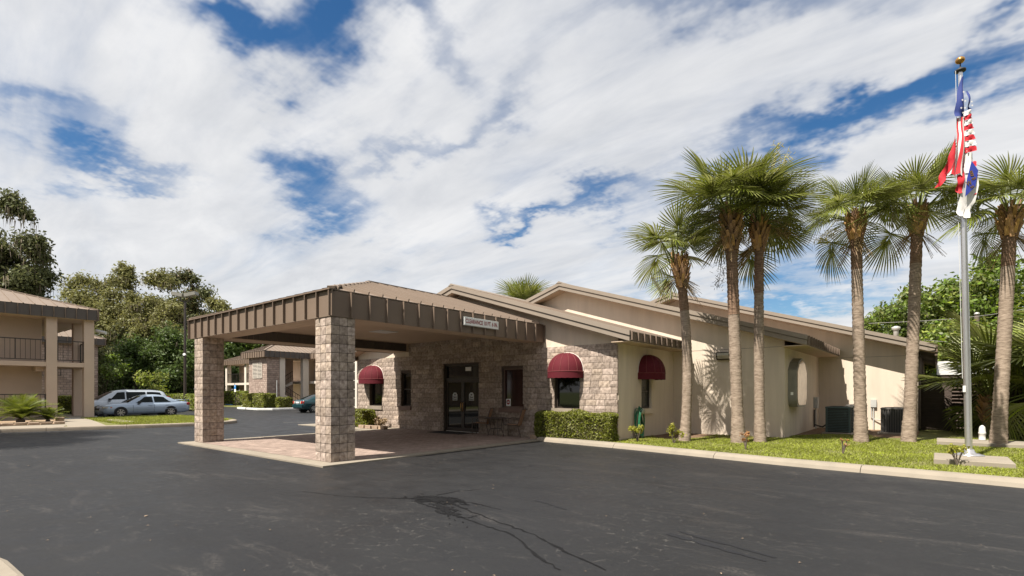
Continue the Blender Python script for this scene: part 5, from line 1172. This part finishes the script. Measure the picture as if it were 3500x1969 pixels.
# bed with edging stones, walk and stepping stones
bedl = MB().prismZ([(-36.6, 1.5), (-31.0, 1.2), (-30.65, 5.35), (-33.5, 5.95), (-36.6, 6.1)], .12, .155).build('mulch_bed', 'mulch'); tag(bedl, kind='structure')
walk = MB().prismZ([(-36.3, 6.2), (-30.4, 5.45), (-28.5, 5.2), (-28.0, 6.4), (-30.6, 6.75), (-36.0, 7.4)], .11, .148).build('walkway', 'concrete'); tag(walk, kind='structure')
strip = MB().prismZ([(-30.55, 5.6), (-30.9, 1.0), (-30.9, -12), (-29.15, -12), (-28.85, .5), (-28.6, 3.4), (-28.3, 5.0)], .11, .144).build('kerb_walk', 'concrete'); tag(strip, kind='structure')
ORD = ('first', 'second', 'third', 'fourth', 'fifth', 'sixth', 'seventh', 'eighth', 'ninth', 'tenth')
GE = 'edging stones round the planting bed'
es = MB(); 
def edge_stone_mesh(seed):
    rnd = random.Random(seed); m = MB().bev(-.5, .5, -.5, .5, 0, 1, .12); m.v = [(x+rnd.uniform(-.05, .05), y+rnd.uniform(-.05, .05), z*rnd.uniform(.92, 1.05)) for x, y, z in m.v]; me = m.mesh('edging_stone'); me.materials.append(MATS['stone_edge']); return me
ESM = [edge_stone_mesh(i) for i in range(5)]
for k in range(10):
    y = 5.3-k*.42; o = link('edging_stone', ESM[k % 5]); o.location = (-30.75+.02*(k % 3)-.02*k, y, .145); o.scale = (.2, .38, .13); tag(o, '%s tan edging stone from the walkway in the row by the sago palm' % ORD[k], 'stone', GE)
o = link('edging_stone', ESM[0]); o.location = (-34.2, 5.9, .15); o.scale = (.35, .35, .2); tag(o, 'pale round stone at the walkway corner of the planting bed', 'stone')
for k in range(4):
    o = link('edging_stone', ESM[k % 5]); o.location = (-19.3+.42*k, 13.42+.04*k, .04); o.scale = (.38, .2, .14); tag(o, '%s pale edging stone from the left at the foot of the left hedge' % ORD[k], 'stone', 'edging stones by the left hedge')
o = link('edging_stone', ESM[2]); o.location = (-10.4, 13.98, .04); o.scale = (.28, .22, .14); tag(o, 'single pale edging block at the left end of the front hedge', 'stone')
for x, y, sx, sy, lab in ((-30.9, 7.75, .9, .55, 'round stepping stone near the kerb in the grass island'), (-32.6, 7.85, .9, .5, 'stepping stone farther back in the grass island')):
    n = 14; o = MB().prismZ([(x+sx*math.cos(2*math.pi*k/n)*(1+.05*math.sin(k*3)), y+sy*.6*math.sin(2*math.pi*k/n)) for k in range(n)], .1, .175).build('stepping_stone', 'step_stone'); tag(o, lab, 'stone')
# left apron by hedge
ap = MB().prismZ([(-24, 13.0), (-18.4, 12.9), (-18.4, 14.45), (-24, 14.45)], -.01, .03).build('concrete_apron', 'concrete'); tag(ap, kind='structure')
# sago palm
def frond_mesh(seed):
    rnd = random.Random(seed); mb = MB(); L_ = 1.0; pts = [Vector((t, 0, .42*t-.62*t*t)) for t in [i/12 for i in range(13)]]; mb.tube(pts, [.014-.001*i for i in range(13)], 4, cap=False)
    for i in range(3, 37):
        t = i/37; p = Vector((t, 0, .42*t-.62*t*t)); ll = .26*math.sin(math.pi*(.12+.84*t))**.7
        for s in (-1, 1):
            e = p+Vector((.09, s*ll, .05-.02*rnd.random())); w = Vector((.012, 0, 0)); mb.add([p-w, p+w, e], [(0, 1, 2)])
    me = mb.mesh('frond'); me.materials.append(MATS['sago_leaf']); return me
FR = [frond_mesh(i) for i in range(4)]
def sago(label, base, n, s, seed):
    rnd = random.Random(seed); root = thing('sago_palm', label, 'sago palm', (base[0], base[1], .15), 'sago palms'); b = Vector((base[0], base[1], .15))
    MB().lathe([(.12*s, 0), (.13*s, .08*s), (.09*s, .16*s), (0, .18*s)], b, 10).build('trunk', 'bark', root)
    for k in range(n):
        az = k*2.39996; f = k/n; o = link('frond', rnd.choice(FR), None, root); o.location = b+Vector((0, 0, .16*s)); sc = s*rnd.uniform(.9, 1.15)
        o.rotation_euler = (Matrix.Rotation(az, 4, 'Z') @ Matrix.Rotation(R(-(62-62*f)), 4, 'Y')).to_euler(); o.scale = (sc, sc, sc)
sago('large sago palm with arching fronds in the planting bed', (-33.2, 4.35), 44, 1.3, 5)
sago('small sago palm at the right end of the planting bed', (-33.4, 5.35), 24, .75, 6)

# ------------------------------------------------------------------ far motel building with the stair tower
fm = thing('far_motel_building', 'two-storey motel block with stone stair tower and metal roof seen under the canopy', 'building', (-52, 28, 0))
EB, ET, FL = 5.0, 5.55, 2.72
YF = 28.5
BX('wall', 'stucco_motel', fm, -70.6, -36, YF+1.7, YF+9, 0, EB); BX('floor_slab', 'stucco_white', fm, -70.6, -36, YF, YF+1.7, FL-.25, FL); BX('ground_slab', 'concrete', fm, -70.6, -36, YF-.1, YF+1.7, 0, .12)
BX('soffit', 'soffit', fm, -71, -35.7, YF-.25, YF+9.2, EB, EB+.05)
for x in (-70.6, -65.2, -60.2, -46.8, -42.4, -38.0): BX('column', 'stucco_white', fm, x, x+.5, YF-.02, YF+.5, .1, EB)
BX('column', 'stucco_motel', fm, -65.2, -64.7, YF+1.6, YF+2.1, .1, EB)
fascia_run(fm, 'X', YF-.25, -71, -35.7, EB, ET, .55, -1); hip_roof(fm, -71.1, -35.6, YF-.3, YF+9.2, ET, 7.4, 5, 'X', step=.55)
railing(fm, 'X', YF+.06, -70.0, -65.3, FL+.1, FL+1.15, .2); railing(fm, 'X', YF+.06, -64.6, -60.3, FL+.1, FL+1.15, .2); railing(fm, 'X', YF+.06, -49.4, -46.9, FL+.1, FL+1.15, .2); railing(fm, 'X', YF+.06, -46.2, -42.5, FL+.1, FL+1.15, .2); railing(fm, 'X', YF+.06, -41.8, -38.1, FL+.1, FL+1.15, .2)
for x in (-48.6, -45.5, -41.0, -44.2):      # doors and windows of the rooms
    for z in (.12, FL):
        d = BX('room_door', 'wood_dark', fm, x, x+.9, YF+1.66, YF+1.7, z, z+2.05); BX('handle', 'steel', d, x+.08, x+.12, YF+1.63, YF+1.66, z+.95, z+1.05)
        w = BX('room_window', 'bronze', fm, x+1.2, x+2.3, YF+1.65, YF+1.7, z+.7, z+2.05); BX('pane', 'glass', w, x+1.25, x+2.25, YF+1.64, YF+1.65, z+.75, z+2.0)
# tower
BX('tower_wall', 'block_far', fm, -53.9, -50.1, 24.0, 25.25, 0, EB); BX('tower_wall', 'block_far', fm, -53.9, -53.6, 25.25, YF, 0, EB)
BX('tower_column', 'stucco_white', fm, -50.6, -50.06, 25.27, 25.8, .05, EB); BX('tower_column', 'stucco_white', fm, -50.6, -50.06, 27.7, 28.3, .05, EB)
BX('tower_soffit', 'soffit', fm, -54.6, -49.75, 23.6, YF-.3, EB-.01, EB+.04)
fascia_run(fm, 'X', 23.62, -54.7, -49.75, EB-.02, ET+.02, .5, -1); fascia_run(fm, 'Y', -49.77, 23.6, 28.2, EB-.02, ET+.02, .5, 1, mat='metal_dark_shade'); fascia_run(fm, 'Y', -54.68, 23.6, 28.2, EB-.02, ET+.02, .5, -1)  # only the shaded right-facing run is darkened by colour
hip_roof(fm, -54.75, -49.7, 23.55, 33, ET+.03, 6.6, 2.5)
lv = MB()
for x0 in (-52.95, -52.0): lv.box(x0-.03, x0+.03, 23.94, 24.0, 3.0, 4.45)
lv.box(-51.08, -51.02, 23.94, 24.0, 3.0, 4.45).box(-52.92, -51.08, 23.94, 24.0, 2.96, 3.02).box(-52.92, -51.08, 23.94, 24.0, 4.42, 4.48)
louv = lv.build('louvred_vent', 'stucco_white', fm); BX('backing', 'plastic_dark', louv, -52.9, -51.1, 23.985, 23.995, 3.02, 4.42)
for k in range(10):
    for x0, x1 in ((-52.9, -52.05), (-51.95, -51.1)): BX('slat', 'stucco_white', louv, x0, x1, 23.945, 23.98, 3.08+k*.135, 3.08+k*.135+.06)
# stairs between the tower columns
stp = MB()
for k in range(8): stp.box(-51.9, -50.7, 27.7-.26*(k+1), 27.7-.26*k, .12+.165*k, .12+.165*(k+1))
stairs = stp.build('stairs', 'concrete', fm)
MB().prismX([(27.75, .1), (27.75, .35), (25.62, 1.62), (25.62, .1)], -50.66, -50.62).build('stringer', 'stucco_white', stairs)
MB().prismX([(25.5, 1.35), (25.5, 1.6), (27.6, FL), (27.6, FL-.3)], -52.1, -52.0).build('stringer', 'stucco_white', stairs)
for (y0, z0, y1, z1, x) in ((27.7, 1.2, 25.65, 2.45, -50.68), (25.65, 2.45, 27.6, FL+1.05, -52.0)):
    rl = MB().bar((x, y0, z0), (x, y1, z1), .04, .05).build('stair_rail', 'black_iron', stairs) if False else MB().bar((x, y0, z0), (x, y1, z1), .04, .05).bar((x, y0, z0-.45), (x, y1, z1-.45), .03, .03)
    for k in range(9):
        t = k/8; y = y0+(y1-y0)*t; z = z0+(z1-z0)*t; rl.bar((x, y, z-.9), (x, y, z), .025, .025)
    rl.build('stair_rail', 'black_iron', stairs)
BX('landing_wall', 'stucco_motel', fm, -53.5, -53.4, 25.3, 28.4, 0, EB)
kerb_line('kerb', [(-53.2, 23.6), (-51.9, 21.9), (-46.9, 21.5), (-45.7, 22.5), (-45.6, 27)], .3, .16, 1, 'white_paint', 2.5, .02)
for x, y, mt_, lab in ((-66.3, 27.2, 'sign_blue', 'blue painted wheel stop by the walkway column'), (-58.2, 25.6, 'white_paint', 'white wheel stop left of the dark hedge')):
    ws = MB().prismX([(-.09, 0), (.09, 0), (.05, .13), (-.05, .13)], -.9, .9); o = ws.build('wheel_stop', mt_); o.location = (x, y, .0); tag(o, lab, 'wheel stop')
for x, y, lab in ((-42.9, 8.6, 'white wheel stop at the nose of the sedan'), (-45.6, 8.2, 'white wheel stop at the nose of the minivan')):
    o = MB().prismX([(-.09, 0), (.09, 0), (.05, .13), (-.05, .13)], -.9, .9).build('wheel_stop', 'white_paint'); o.location = (x+2.2, y, 0); tag(o, lab, 'wheel stop')
# accessible parking sign
sp = thing('parking_sign', 'blue and white accessible parking sign on a thin post by the walkway', 'sign', (-60.8, 25.6, 0)); bx_, by_ = -60.8, 25.6
MB().tube([(bx_, by_, 0), (bx_, by_, 2.35)], .03, 6).build('post', 'black_iron', sp); BX('panel', 'sign_blue', sp, bx_-.2, bx_+.2, by_-.05, by_-.035, 1.95, 2.4); BX('panel', 'sign_white', sp, bx_-.2, bx_+.2, by_-.05, by_-.035, 1.62, 1.94)
MB().lathe([(0, 0), (.05, 0), (.05, .1), (0, .1)], (bx_, by_-.058, 2.18), 8).build('symbol', 'sign_white', sp)
s2 = thing('notice_sign', 'leaning white notice sign on a post beside the stone front corner', 'sign', (-41.0, 27.4, 0)); 
MB().tube([(-40.8, 27.4, 0), (-41.2, 27.4, 2.6)], .035, 6).build('post', 'plastic_dark', s2); BX('panel', 'sign_white', s2, -41.45, -40.95, 27.32, 27.34, 1.6, 2.55)
for z, t in ((2.35, 'GUEST'), (2.1, 'PARKING'), (1.88, 'ONLY')): BX('line_of_print', 'ink', s2, -41.36, -41.04, 27.315, 27.319, z-.03, z+.03)
sq = thing('white_stake', 'thin white stake standing beside the stair tower column', 'post', (-50.0, 24.6, 0)); MB().tube([(-49.95, 24.9, 0), (-49.95, 24.9, 2.75)], .05, 6).build('rod', 'white_paint', sq)

# ------------------------------------------------------------------ lamp post
lp = thing('lamp_post', 'tall dark lamp post with two flat floodlight heads before the trees', 'lamp post', (-50.3, 17.0, 0))
MB().tube([(-50.3, 17, 0), (-50.3, 17, 9.4)], [.12, .085], 12).build('post', 'bronze', lp); MB().lathe([(.28, 0), (.28, .5), (.16, .55)], (-50.3, 17, 0), 12).build('base', 'concrete', lp)
lc = Vector((-50.3, 17, 9.4))
for s in (-1, 1):
    MB().tube([lc, lc+VR*s*.35+Vector((0, 0, .05)), lc+VR*s*.42+Vector((0, 0, .4))], .05, 6).build('bracket', 'bronze', lp)
    m4 = Matrix.Translation(lc+VR*s*.55+Vector((0, 0, .62))) @ Matrix.Rotation(R(YAW), 4, 'Z') @ Matrix.Rotation(R(-12*s), 4, 'Y'); h_ = MB().mbox(m4, .95, .6, .28).build('lamp_head', 'grey_metal', lp)
    MB().mbox(m4 @ Matrix.Translation((0, 0, -.15)), .8, .5, .02).build('lens', 'clear_lamp', h_)
MB().tube([lc+Vector((0, 0, -4.6)), lc+Vector((.1, -.1, -4.55))], .12, 8).build('side_camera', 'white_paint', lp)

# ------------------------------------------------------------------ cars
def interp(x, T):
    """monotone cubic through the table"""
    if x <= T[0][0]: return T[0][1]
    if x >= T[-1][0]: return T[-1][1]
    n = len(T); d = [(T[i+1][1]-T[i][1])/(T[i+1][0]-T[i][0]) for i in range(n-1)]
    m = [d[0]]+[0 if d[i-1]*d[i] <= 0 else 2*d[i-1]*d[i]/(d[i-1]+d[i]) for i in range(1, n-1)]+[d[-1]]
    for i in range(n-1):
        if x <= T[i+1][0]:
            h = T[i+1][0]-T[i][0]; t = (x-T[i][0])/h
            return T[i][1]*(2*t**3-3*t*t+1)+h*m[i]*(t**3-2*t*t+t)+T[i+1][1]*(-2*t**3+3*t*t)+h*m[i+1]*(t**3-t*t)
def car(name, label, cat, P, paint, loc, rotz):
    """local: x=0 nose to x=L tail, y lateral, z up; built at origin then moved"""
    root = thing(name, label, cat, (0, 0, 0)); L_ = P['L']; hw = P['w']/2; wr = P['wr']; st = 44
    xs = [L_*i/st for i in range(st+1)]; V = []; m = 9
    for x in xs:
        w = hw*interp(x, P['plan']); zt = interp(x, P['deck']); zb = interp(x, P['under']); sh = zt-.0
        half = [(0, zb), (w*.88, zb), (w*.985, zb+.10), (w, zb+.30*(zt-zb)), (w*1.0, zb+.55*(zt-zb)), (w*.985, zt-.16*(zt-zb)-.02), (w*.93, zt-.03), (w*.78, zt+.008), (0, zt+.03)]
        V += [(x, -y, z) for y, z in half]+[(x, y, z) for y, z in half[::-1]]
    k = 2*m; F = [(i*k+j, i*k+j+1, (i+1)*k+j+1, (i+1)*k+j) for i in range(st) for j in range(k-1)]
    F.append(tuple(range(k))[::-1]); F.append(tuple(range(st*k, st*k+k)))
    body = MB().add([(x, y, z) for x, y, z in V], [f[::-1] for f in F], True).build('body', paint, root)
    # greenhouse
    G0, G1 = P['gh']; zr = P['roof']; belt = lambda x: interp(x, P['deck'])-.01; yb = hw*.90; yt = hw*.68
    V = []; st2 = 30; gx = [G0+(G1-G0)*i/st2 for i in range(st2+1)]
    def sec(x):
        zt = interp(x, zr); t = max(0, min(1, (zt-belt(x))/P['gh_h'])); yr = yb+(yt-yb)*t; return belt(x), zt, yr
    for x in gx:
        b, zt, yr = sec(x); half = [(yb, b-.03), (yb*.995, b+.01), (yr+.02*(yb-yr), zt-.05*(zt-b)-.01), (yr-.06, zt), (yr*.5, zt+.022), (0, zt+.03)]
        V += [(x, -y, z) for y, z in half]+[(x, y, z) for y, z in half[:-1][::-1]]
    k = 11; F = [(i*k+j, i*k+j+1, (i+1)*k+j+1, (i+1)*k+j) for i in range(st2) for j in range(k-1)]
    cabin = MB().add(V, [f[::-1] for f in F], True).build('cabin', paint, root)
    def spt(x, t, s, off=.012):
        b, zt, yr = sec(x); zz = b+.02+(zt-.05*(zt-b)-.03-b-.02)*t; y = yb+(yr-yb)*((zz-b)/max(.05, zt-b)); return (x, s*(y+off), zz)
    for s in (-1, 1):
        for (xa, xb, xc, xd) in P['side_glass']:      # bottom front, bottom rear, top rear, top front
            n = 10; Vg = []
            for i in range(n+1):
                u = i/n; xb_ = xa+(xb-xa)*u; xt_ = xd+(xc-xd)*u
                for q in range(4): t = .06+.84*q/3; xx = xb_+(xt_-xb_)*q/3; Vg.append(spt(xx, t, s))
            MB().add(Vg, [(i*4+q, (i+1)*4+q, (i+1)*4+q+1, i*4+q+1) for i in range(n) for q in range(3)], True).build('side_window', 'car_glass', root)
    for nm, (xa, xb) in (('windscreen', P['ws']), ('rear_window', P['rw'])):
        Vg = []; n = 8
        for i in range(n+1):
            x = xa+(xb-xa)*i/n; b, zt, yr = sec(x)
            for q in range(9): u = -1+2*q/8; Vg.append((x+(-.012 if nm == 'windscreen' else .012), u*(yr-.09), zt+.012+.026*(1-abs(u))))
        MB().add(Vg, [(i*9+q, (i+1)*9+q, (i+1)*9+q+1, i*9+q+1) for i in range(n) for q in range(8)], True).build(nm, 'car_glass', root)
    for x in P['wheels']:
        for s in (-1, 1):
            wy = s*hw*interp(x, P['plan']); aw = MB(); n = 24
            aw.tube([(x, wy-s*.25, wr+.02), (x, wy+s*.004, wr+.02)], wr+.045, n); aw.build('wheel_arch', 'plastic_dark', root)
            w = MB(); w.tube([(x, wy-s*.2, wr), (x, wy-s*.01, wr), (x, wy+s*.012, wr)], [wr, wr, wr*.93], 28); tyre = w.build('wheel', 'tyre', root)
            rim = MB(); rim.tube([(x, wy+s*.0125, wr), (x, wy+s*.022, wr)], [wr*.66, wr*.62], 24, cap=False)
            for q in range(7):
                a = 2*math.pi*q/7; c, si = math.cos(a), math.sin(a); rim.bar((x+c*.04, wy+s*.02, wr+si*.04), (x+c*wr*.64, wy+s*.02, wr+si*wr*.64), .012, .05) if False else rim.mbox(Matrix.Translation((x+c*wr*.34, wy+s*.02, wr+si*wr*.34)) @ Matrix.Rotation(-a, 4, 'Y'), wr*.62, .014, .055)
            rim.tube([(x, wy+s*.0125, wr), (x, wy+s*.03, wr)], wr*.16, 12); rim.build('rim', 'alloy', tyre)
    for s in (-1, 1):
        MB().mbox(Matrix.Translation((P['mirror'], s*(hw*.98+.05), belt(P['mirror'])+.06)), .13, .2, .14).build('mirror', P.get('mir', 'plastic_dark'), root)
        for dx in P['handles']: MB().mbox(Matrix.Translation((dx, s*(hw+.012), belt(dx)-.16)), .2, .03, .035).build('door_handle', paint, root)
        for dx in P['seams']: 
            zt = interp(dx, P['deck']); MB().mbox(Matrix.Translation((dx, s*(hw*interp(dx, P['plan'])-.0), .28+(zt-.28)*.46)), .012, .012, (zt-.28)*.74).build('door_seam', 'plastic_dark', root)
        MB().box(P['trim'][0], P['trim'][1], *sorted((s*hw*.99, s*(hw+.012))), .5, .535).build('side_trim', paint, root)
        for nm, mt_, x0, x1, y0, y1, z0, z1 in P['lamps']: MB().bev(x0, x1, *sorted((s*y0, s*y1)), z0, z1, .02).build(nm, mt_, root)
    for nm, mt_, a in P['extra']: MB().box(*a).build(nm, mt_, root)
    root.location = loc; root.rotation_euler = (0, 0, rotz); return root
sedanP = dict(L=4.88, w=1.78, wr=.315, plan=[(0, .62), (.12, .80), (.4, .93), (.9, 1), (3.9, 1), (4.5, .95), (4.8, .86), (4.88, .78)],
    deck=[(0, .52), (.06, .66), (.25, .74), (.8, .85), (1.45, .89), (1.8, .90), (3.6, .92), (4.2, .96), (4.7, .97), (4.82, .91), (4.88, .70)], under=[(0, .34), (.1, .24), (.5, .2), (4.2, .22), (4.7, .28), (4.88, .38)],
    gh=(1.32, 4.3), roof=[(1.32, .88), (1.7, 1.11), (2.1, 1.32), (2.4, 1.40), (2.9, 1.42), (3.2, 1.395), (3.6, 1.28), (4.0, 1.09), (4.3, .95)], gh_h=.5,
    side_glass=[(1.78, 2.72, 2.68, 2.26), (2.80, 3.74, 3.34, 2.76)], ws=(1.42, 2.12), rw=(3.42, 4.18), wheels=(.98, 3.72), mirror=1.95, handles=(2.55, 3.5), seams=(1.62, 2.76), trim=(1.5, 4.6),
    lamps=[('headlight', 'clear_lamp', .09, .5, .52, .80, .60, .70), ('indicator', 'amber_lamp', .46, .56, .70, .845, .61, .69), ('tail_light', 'red_lamp', 4.66, 4.87, .45, .80, .74, .90)],
    extra=[('grille', 'plastic_dark', (-.012, .1, -.4, .4, .46, .60)), ('spoiler', 'silver_paint', (4.45, 4.86, -.72, .72, 1.075, 1.105)), ('spoiler_foot', 'silver_paint', (4.6, 4.7, -.66, -.6, 1.0, 1.075)), ('spoiler_foot', 'silver_paint', (4.6, 4.7, .6, .66, 1.0, 1.075)), ('number_plate', 'sign_white', (4.872, 4.89, -.26, .26, .62, .76))])
car('parked_sedan', 'silver four-door sedan with a boot spoiler parked in front of the minivan', 'car', sedanP, 'silver_paint', (-40.2, 8.75, 0), R(90))
vanP = dict(L=5.05, w=1.92, wr=.33, plan=[(0, .66), (.15, .84), (.5, .95), (1, 1), (4.4, 1), (4.9, .95), (5.05, .9)],
    deck=[(0, .55), (.06, .78), (.3, .9), (.95, 1.04), (1.5, 1.06), (4.8, 1.09), (4.95, 1.05), (5.05, .8)], under=[(0, .34), (.1, .24), (.5, .2), (4.4, .22), (4.8, .3), (5.05, .4)],
    gh=(.85, 5.0), roof=[(.85, 1.02), (1.2, 1.25), (1.65, 1.53), (2.0, 1.68), (2.5, 1.73), (4.0, 1.73), (4.5, 1.68), (4.72, 1.6), (4.88, 1.36), (5.0, 1.08)], gh_h=.68,
    side_glass=[(1.55, 2.42, 2.42, 2.0), (2.5, 3.62, 3.62, 2.5), (3.7, 4.66, 4.5, 3.7)], ws=(.95, 1.78), rw=(4.66, 4.92), wheels=(.98, 4.0), mirror=1.55, handles=(2.3, 2.75), seams=(1.45, 2.46, 3.7), trim=(1.4, 4.6),
    lamps=[('headlight', 'clear_lamp', .06, .42, .55, .84, .64, .80), ('tail_light', 'red_lamp', 4.86, 5.04, .7, .88, .8, 1.3)],
    extra=[('grille', 'plastic_dark', (-.012, .1, -.4, .4, .5, .64)), ('roof_rack', 'plastic_dark', (2.6, 4.4, -.62, -.58, 1.77, 1.81)), ('roof_rack', 'plastic_dark', (2.6, 4.4, .58, .62, 1.77, 1.81)), ('roof_rack', 'plastic_dark', (3.1, 3.16, -.6, .6, 1.775, 1.80))])
car('parked_minivan', 'pale silver minivan with dark windows parked behind the sedan', 'van', vanP, 'van_paint', (-43.6, 8.4, 0), R(90))
greenP = dict(sedanP); greenP.update(L=4.4, w=1.7, extra=[('number_plate', 'sign_white', (4.392, 4.41, -.22, .22, .74, .86)), ('bumper', 'green_paint', (4.2, 4.44, -.74, .74, .42, .62))],
    plan=[(0, .62), (.12, .80), (.4, .93), (.9, 1), (3.6, 1), (4.1, .95), (4.35, .88), (4.4, .82)], deck=[(0, .52), (.06, .66), (.25, .74), (.8, .85), (1.35, .92), (1.7, .94), (3.3, .97), (3.8, .98), (4.3, .97), (4.38, .86), (4.4, .55)], under=[(0, .34), (.1, .24), (.5, .2), (3.9, .22), (4.2, .28), (4.4, .36)],
    gh=(1.2, 3.95), roof=[(1.2, .92), (1.6, 1.14), (1.95, 1.32), (2.2, 1.38), (2.7, 1.39), (3.0, 1.36), (3.4, 1.22), (3.95, .96)], side_glass=[(1.7, 2.5, 2.48, 2.1), (2.58, 3.3, 3.0, 2.55)], ws=(1.3, 1.95), rw=(3.05, 3.85), wheels=(.9, 3.5), mirror=1.8, handles=(2.35, 3.2), seams=(1.5, 2.54), trim=(1.4, 4.1),
    lamps=[('tail_light', 'red_lamp', 4.3, 4.405, .5, .66, .72, .90), ('tail_light', 'clear_lamp', 4.3, 4.404, .36, .495, .72, .88), ('tail_light', 'red_lamp', 4.12, 4.33, .62, .765, .72, .90)])
car('parked_green_car', 'dark teal saloon seen from behind, partly hidden by the near canopy column', 'car', greenP, 'green_paint', (-38.1, 25.0, 0), R(-90))

# ------------------------------------------------------------------ overhead wires and pole on the right
up_ = thing('utility_stub', 'weathered wooden pole standing among the vines behind the flagpole', 'pole', (*at(2452, 31), 0)); ux, uy = at(2452, 31)
MB().tube([(ux, uy, 0), (ux+.1, uy, 6.2)], [.16, .12], 8).build('pole', 'bark', up_); MB().lathe([(0, 0), (.16, 0), (.1, .12), (0, .14)], (ux+.1, uy, 6.2), 8).build('cap', 'vent_grey', up_)
for k, (z0, z1, lab) in enumerate(((4.6, 7.3, 'upper overhead wire running from the rear roof to the right'), (3.75, 5.0, 'lower overhead wire running from the rear roof to the right'))):
    a = Vector((-2.3 if k == 0 else -.4, 27.5, z0)); b = Vector((*at(2720, 31), z1)); o = MB().tube([a.lerp(b, t/10)-Vector((0, 0, .35*math.sin(math.pi*t/10))) for t in range(11)], .011, 5).build('overhead_wire', 'wire'); tag(o, lab, 'wire')
# fallen leaves and grit on the lot
rng = np.random.default_rng(77); n = 220; p = np.stack([rng.uniform(-26, 4, n), rng.uniform(1.0, 13, n)], 1); a = rng.uniform(0, 6.28, n); s = rng.uniform(.004, .013, n)*(1+(rng.random(n) < .06)*1.2)
Vq = np.zeros((n, 4, 3))
for k in range(4): Vq[:, k, 0] = p[:, 0]+np.cos(a+k*1.57)*s*(1.6 if k % 2 == 0 else .7); Vq[:, k, 1] = p[:, 1]+np.sin(a+k*1.57)*s*(1.6 if k % 2 == 0 else .7); Vq[:, k, 2] = .008+.004*(k % 2)
tag(quads('leaf_litter', Vq, 'stone_edge'), 'scattered leaf bits and grit on the asphalt', 'litter', kind='stuff')
